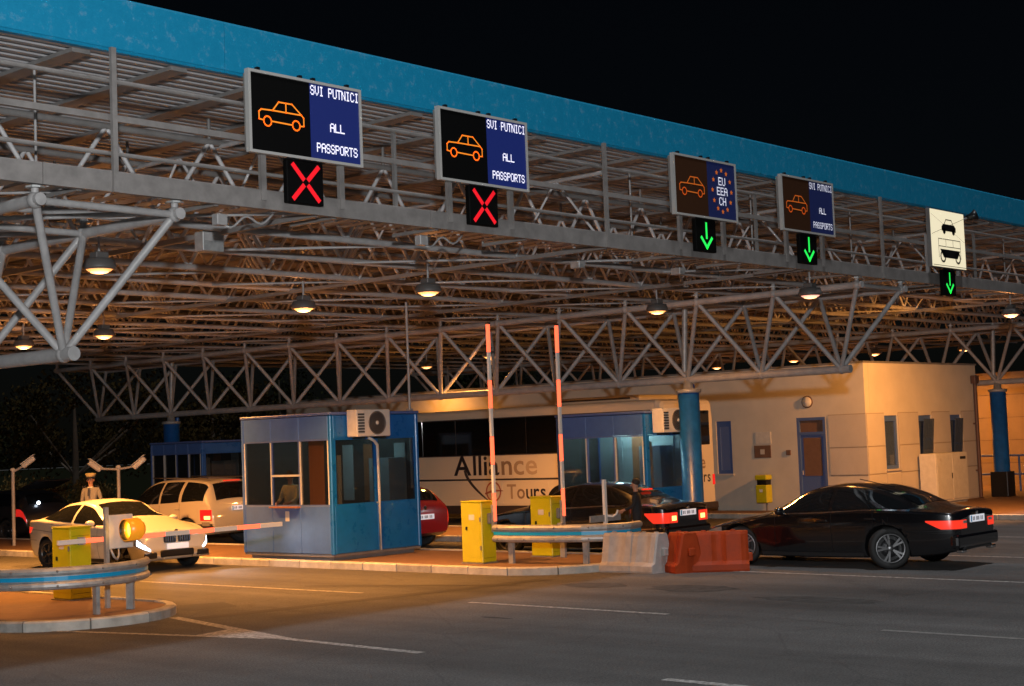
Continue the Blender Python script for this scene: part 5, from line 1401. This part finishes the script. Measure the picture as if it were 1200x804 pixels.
for zz in (.45, .85): tube('rail', (0, 0, zz), (1.5, 6.5, zz), .03, 'galv', fn)
for q in range(5): tube('post', (1.5 * q / 4, 6.5 * q / 4, 0), (1.5 * q / 4, 6.5 * q / 4, .85), .03, 'galv', fn)
def foliage(name, label, cat, x, y, h, rx, trunk, m, n, seed, grp):
    rnd = random.Random(seed); root = thing(name, label, cat, (x, y, 0), 0, grp)
    cl = [(rnd.uniform(-.8, .8) * rx, rnd.uniform(-.8, .8) * rx, rnd.uniform(trunk + .25 * (h - trunk), h * .92), rnd.uniform(.28, .5) * rx) for _ in range(13)]
    v = []; f = []
    for i in range(n):
        cx, cy, cz, cr = cl[i % len(cl)]
        u = Vector((rnd.gauss(0, 1), rnd.gauss(0, 1), rnd.gauss(0, .85))).normalized() * cr * rnd.uniform(.45, 1.12)
        p = Vector((cx, cy, cz)) + u; s_ = rnd.uniform(.05, .13) * (1.0 if h > 3 else .6)
        a = Vector((rnd.gauss(0, 1), rnd.gauss(0, 1), rnd.gauss(0, 1))).normalized(); b = a.orthogonal().normalized(); c_ = a.cross(b)
        o = len(v); v += [p - b * s_, p + c_ * s_ * .5, p + b * s_, p - c_ * s_ * .5]; f.append((o, o + 1, o + 2, o + 3))
    mk('crown', v, f, m, root)['kind'] = 'stuff'
    if trunk > .3:
        lathe('trunk', [(.20, 0), (.14, trunk * .6), (.11, trunk + .3 * (h - trunk)), (.03, h * .85)], 'bark', root, 9)
        for cx, cy, cz, cr in cl[:6]: tube('limb', (0, 0, trunk * .8 + .1 * (h - trunk)), (cx, cy, cz), .045, 'bark', root, 6)
    else:
        for cx, cy, cz, cr in cl[:5]: tube('stem', (0, 0, 0), (cx, cy, cz), .02, 'bark', root, 5)
TW = ['broad dark tree behind the far column, left of the distant booth', 'dark tree behind the distant lilac booth', 'tall dark tree past the far canopy end, left edge', 'dark tree between the white sedan roof and the far truss', 'dark tree behind the white camera at the left edge', 'dark tree far behind the large booth roof', 'dark tree behind the coach, seen between the truss members']
for i, (x, y, h, rx) in enumerate([(31.5, 49.5, 5.4, 2.6), (37, 48.5, 5.0, 2.4), (24.5, 56, 7.0, 3.0), (29, 54, 5.0, 2.6), (20.5, 52, 6.0, 2.6), (45, 54, 6.5, 2.8), (56, 52, 6.5, 2.8)]):
    foliage('tree', TW[i], 'tree', x, y, h, rx, 1.6, 'leaf_brown' if i in (0, 1) else 'leaf', 5200, 40 + i, 'dark trees beyond the canopy')
SW = ['leftmost low shrub behind the white camera pole', 'second low shrub left of the officer in the cap', 'low shrub directly behind the officer in the cap', 'low shrub right of the officer, left of the beige off-roader']
for i, (x, y, h, rx) in enumerate([(23.6, 47.0, 1.7, 1.3), (25.8, 46.2, 1.75, 1.3), (27.5, 45.4, 1.6, 1.2), (29.6, 45.2, 1.7, 1.2)]):
    foliage('shrub', SW[i], 'shrub', x, y, h, rx, 0.0, 'leaf_shrub_lit', 3600, 70 + i, 'shrubs along the far verge')

# ------------------------------------------------------------------ added lamp standing in for the camera flash, lights the front of the canopy
sl = thing('flash_stand_in', 'added lamp on a short mast standing in for the camera flash, outside the picture', 'stand-in lamp', (-1.1, -1.3, 0))
lathe('mast', [(0, 0), (.09, 0), (.08, .9), (.05, 4.0), (0, 4.0)], 'galv', sl, 14); lathe('lantern', [(0, 4.0), (.16, 4.02), (.20, 4.25), (.22, 4.3)], 'off_white', sl, 16); lathe('cap', [(.26, 4.3), (.2, 4.4), (0, 4.46)], 'lamp_house', sl, 16)
ld = bpy.data.lights.new('stand_in_bulb', 'POINT'); ld.energy = 2750; ld.color = (0.96, 0.98, 1.0); ld.shadow_soft_size = .22
lo = bpy.data.objects.new('stand_in_bulb', ld); C.objects.link(lo); lo.parent = sl; lo.location = (.40, .45, 4.15)
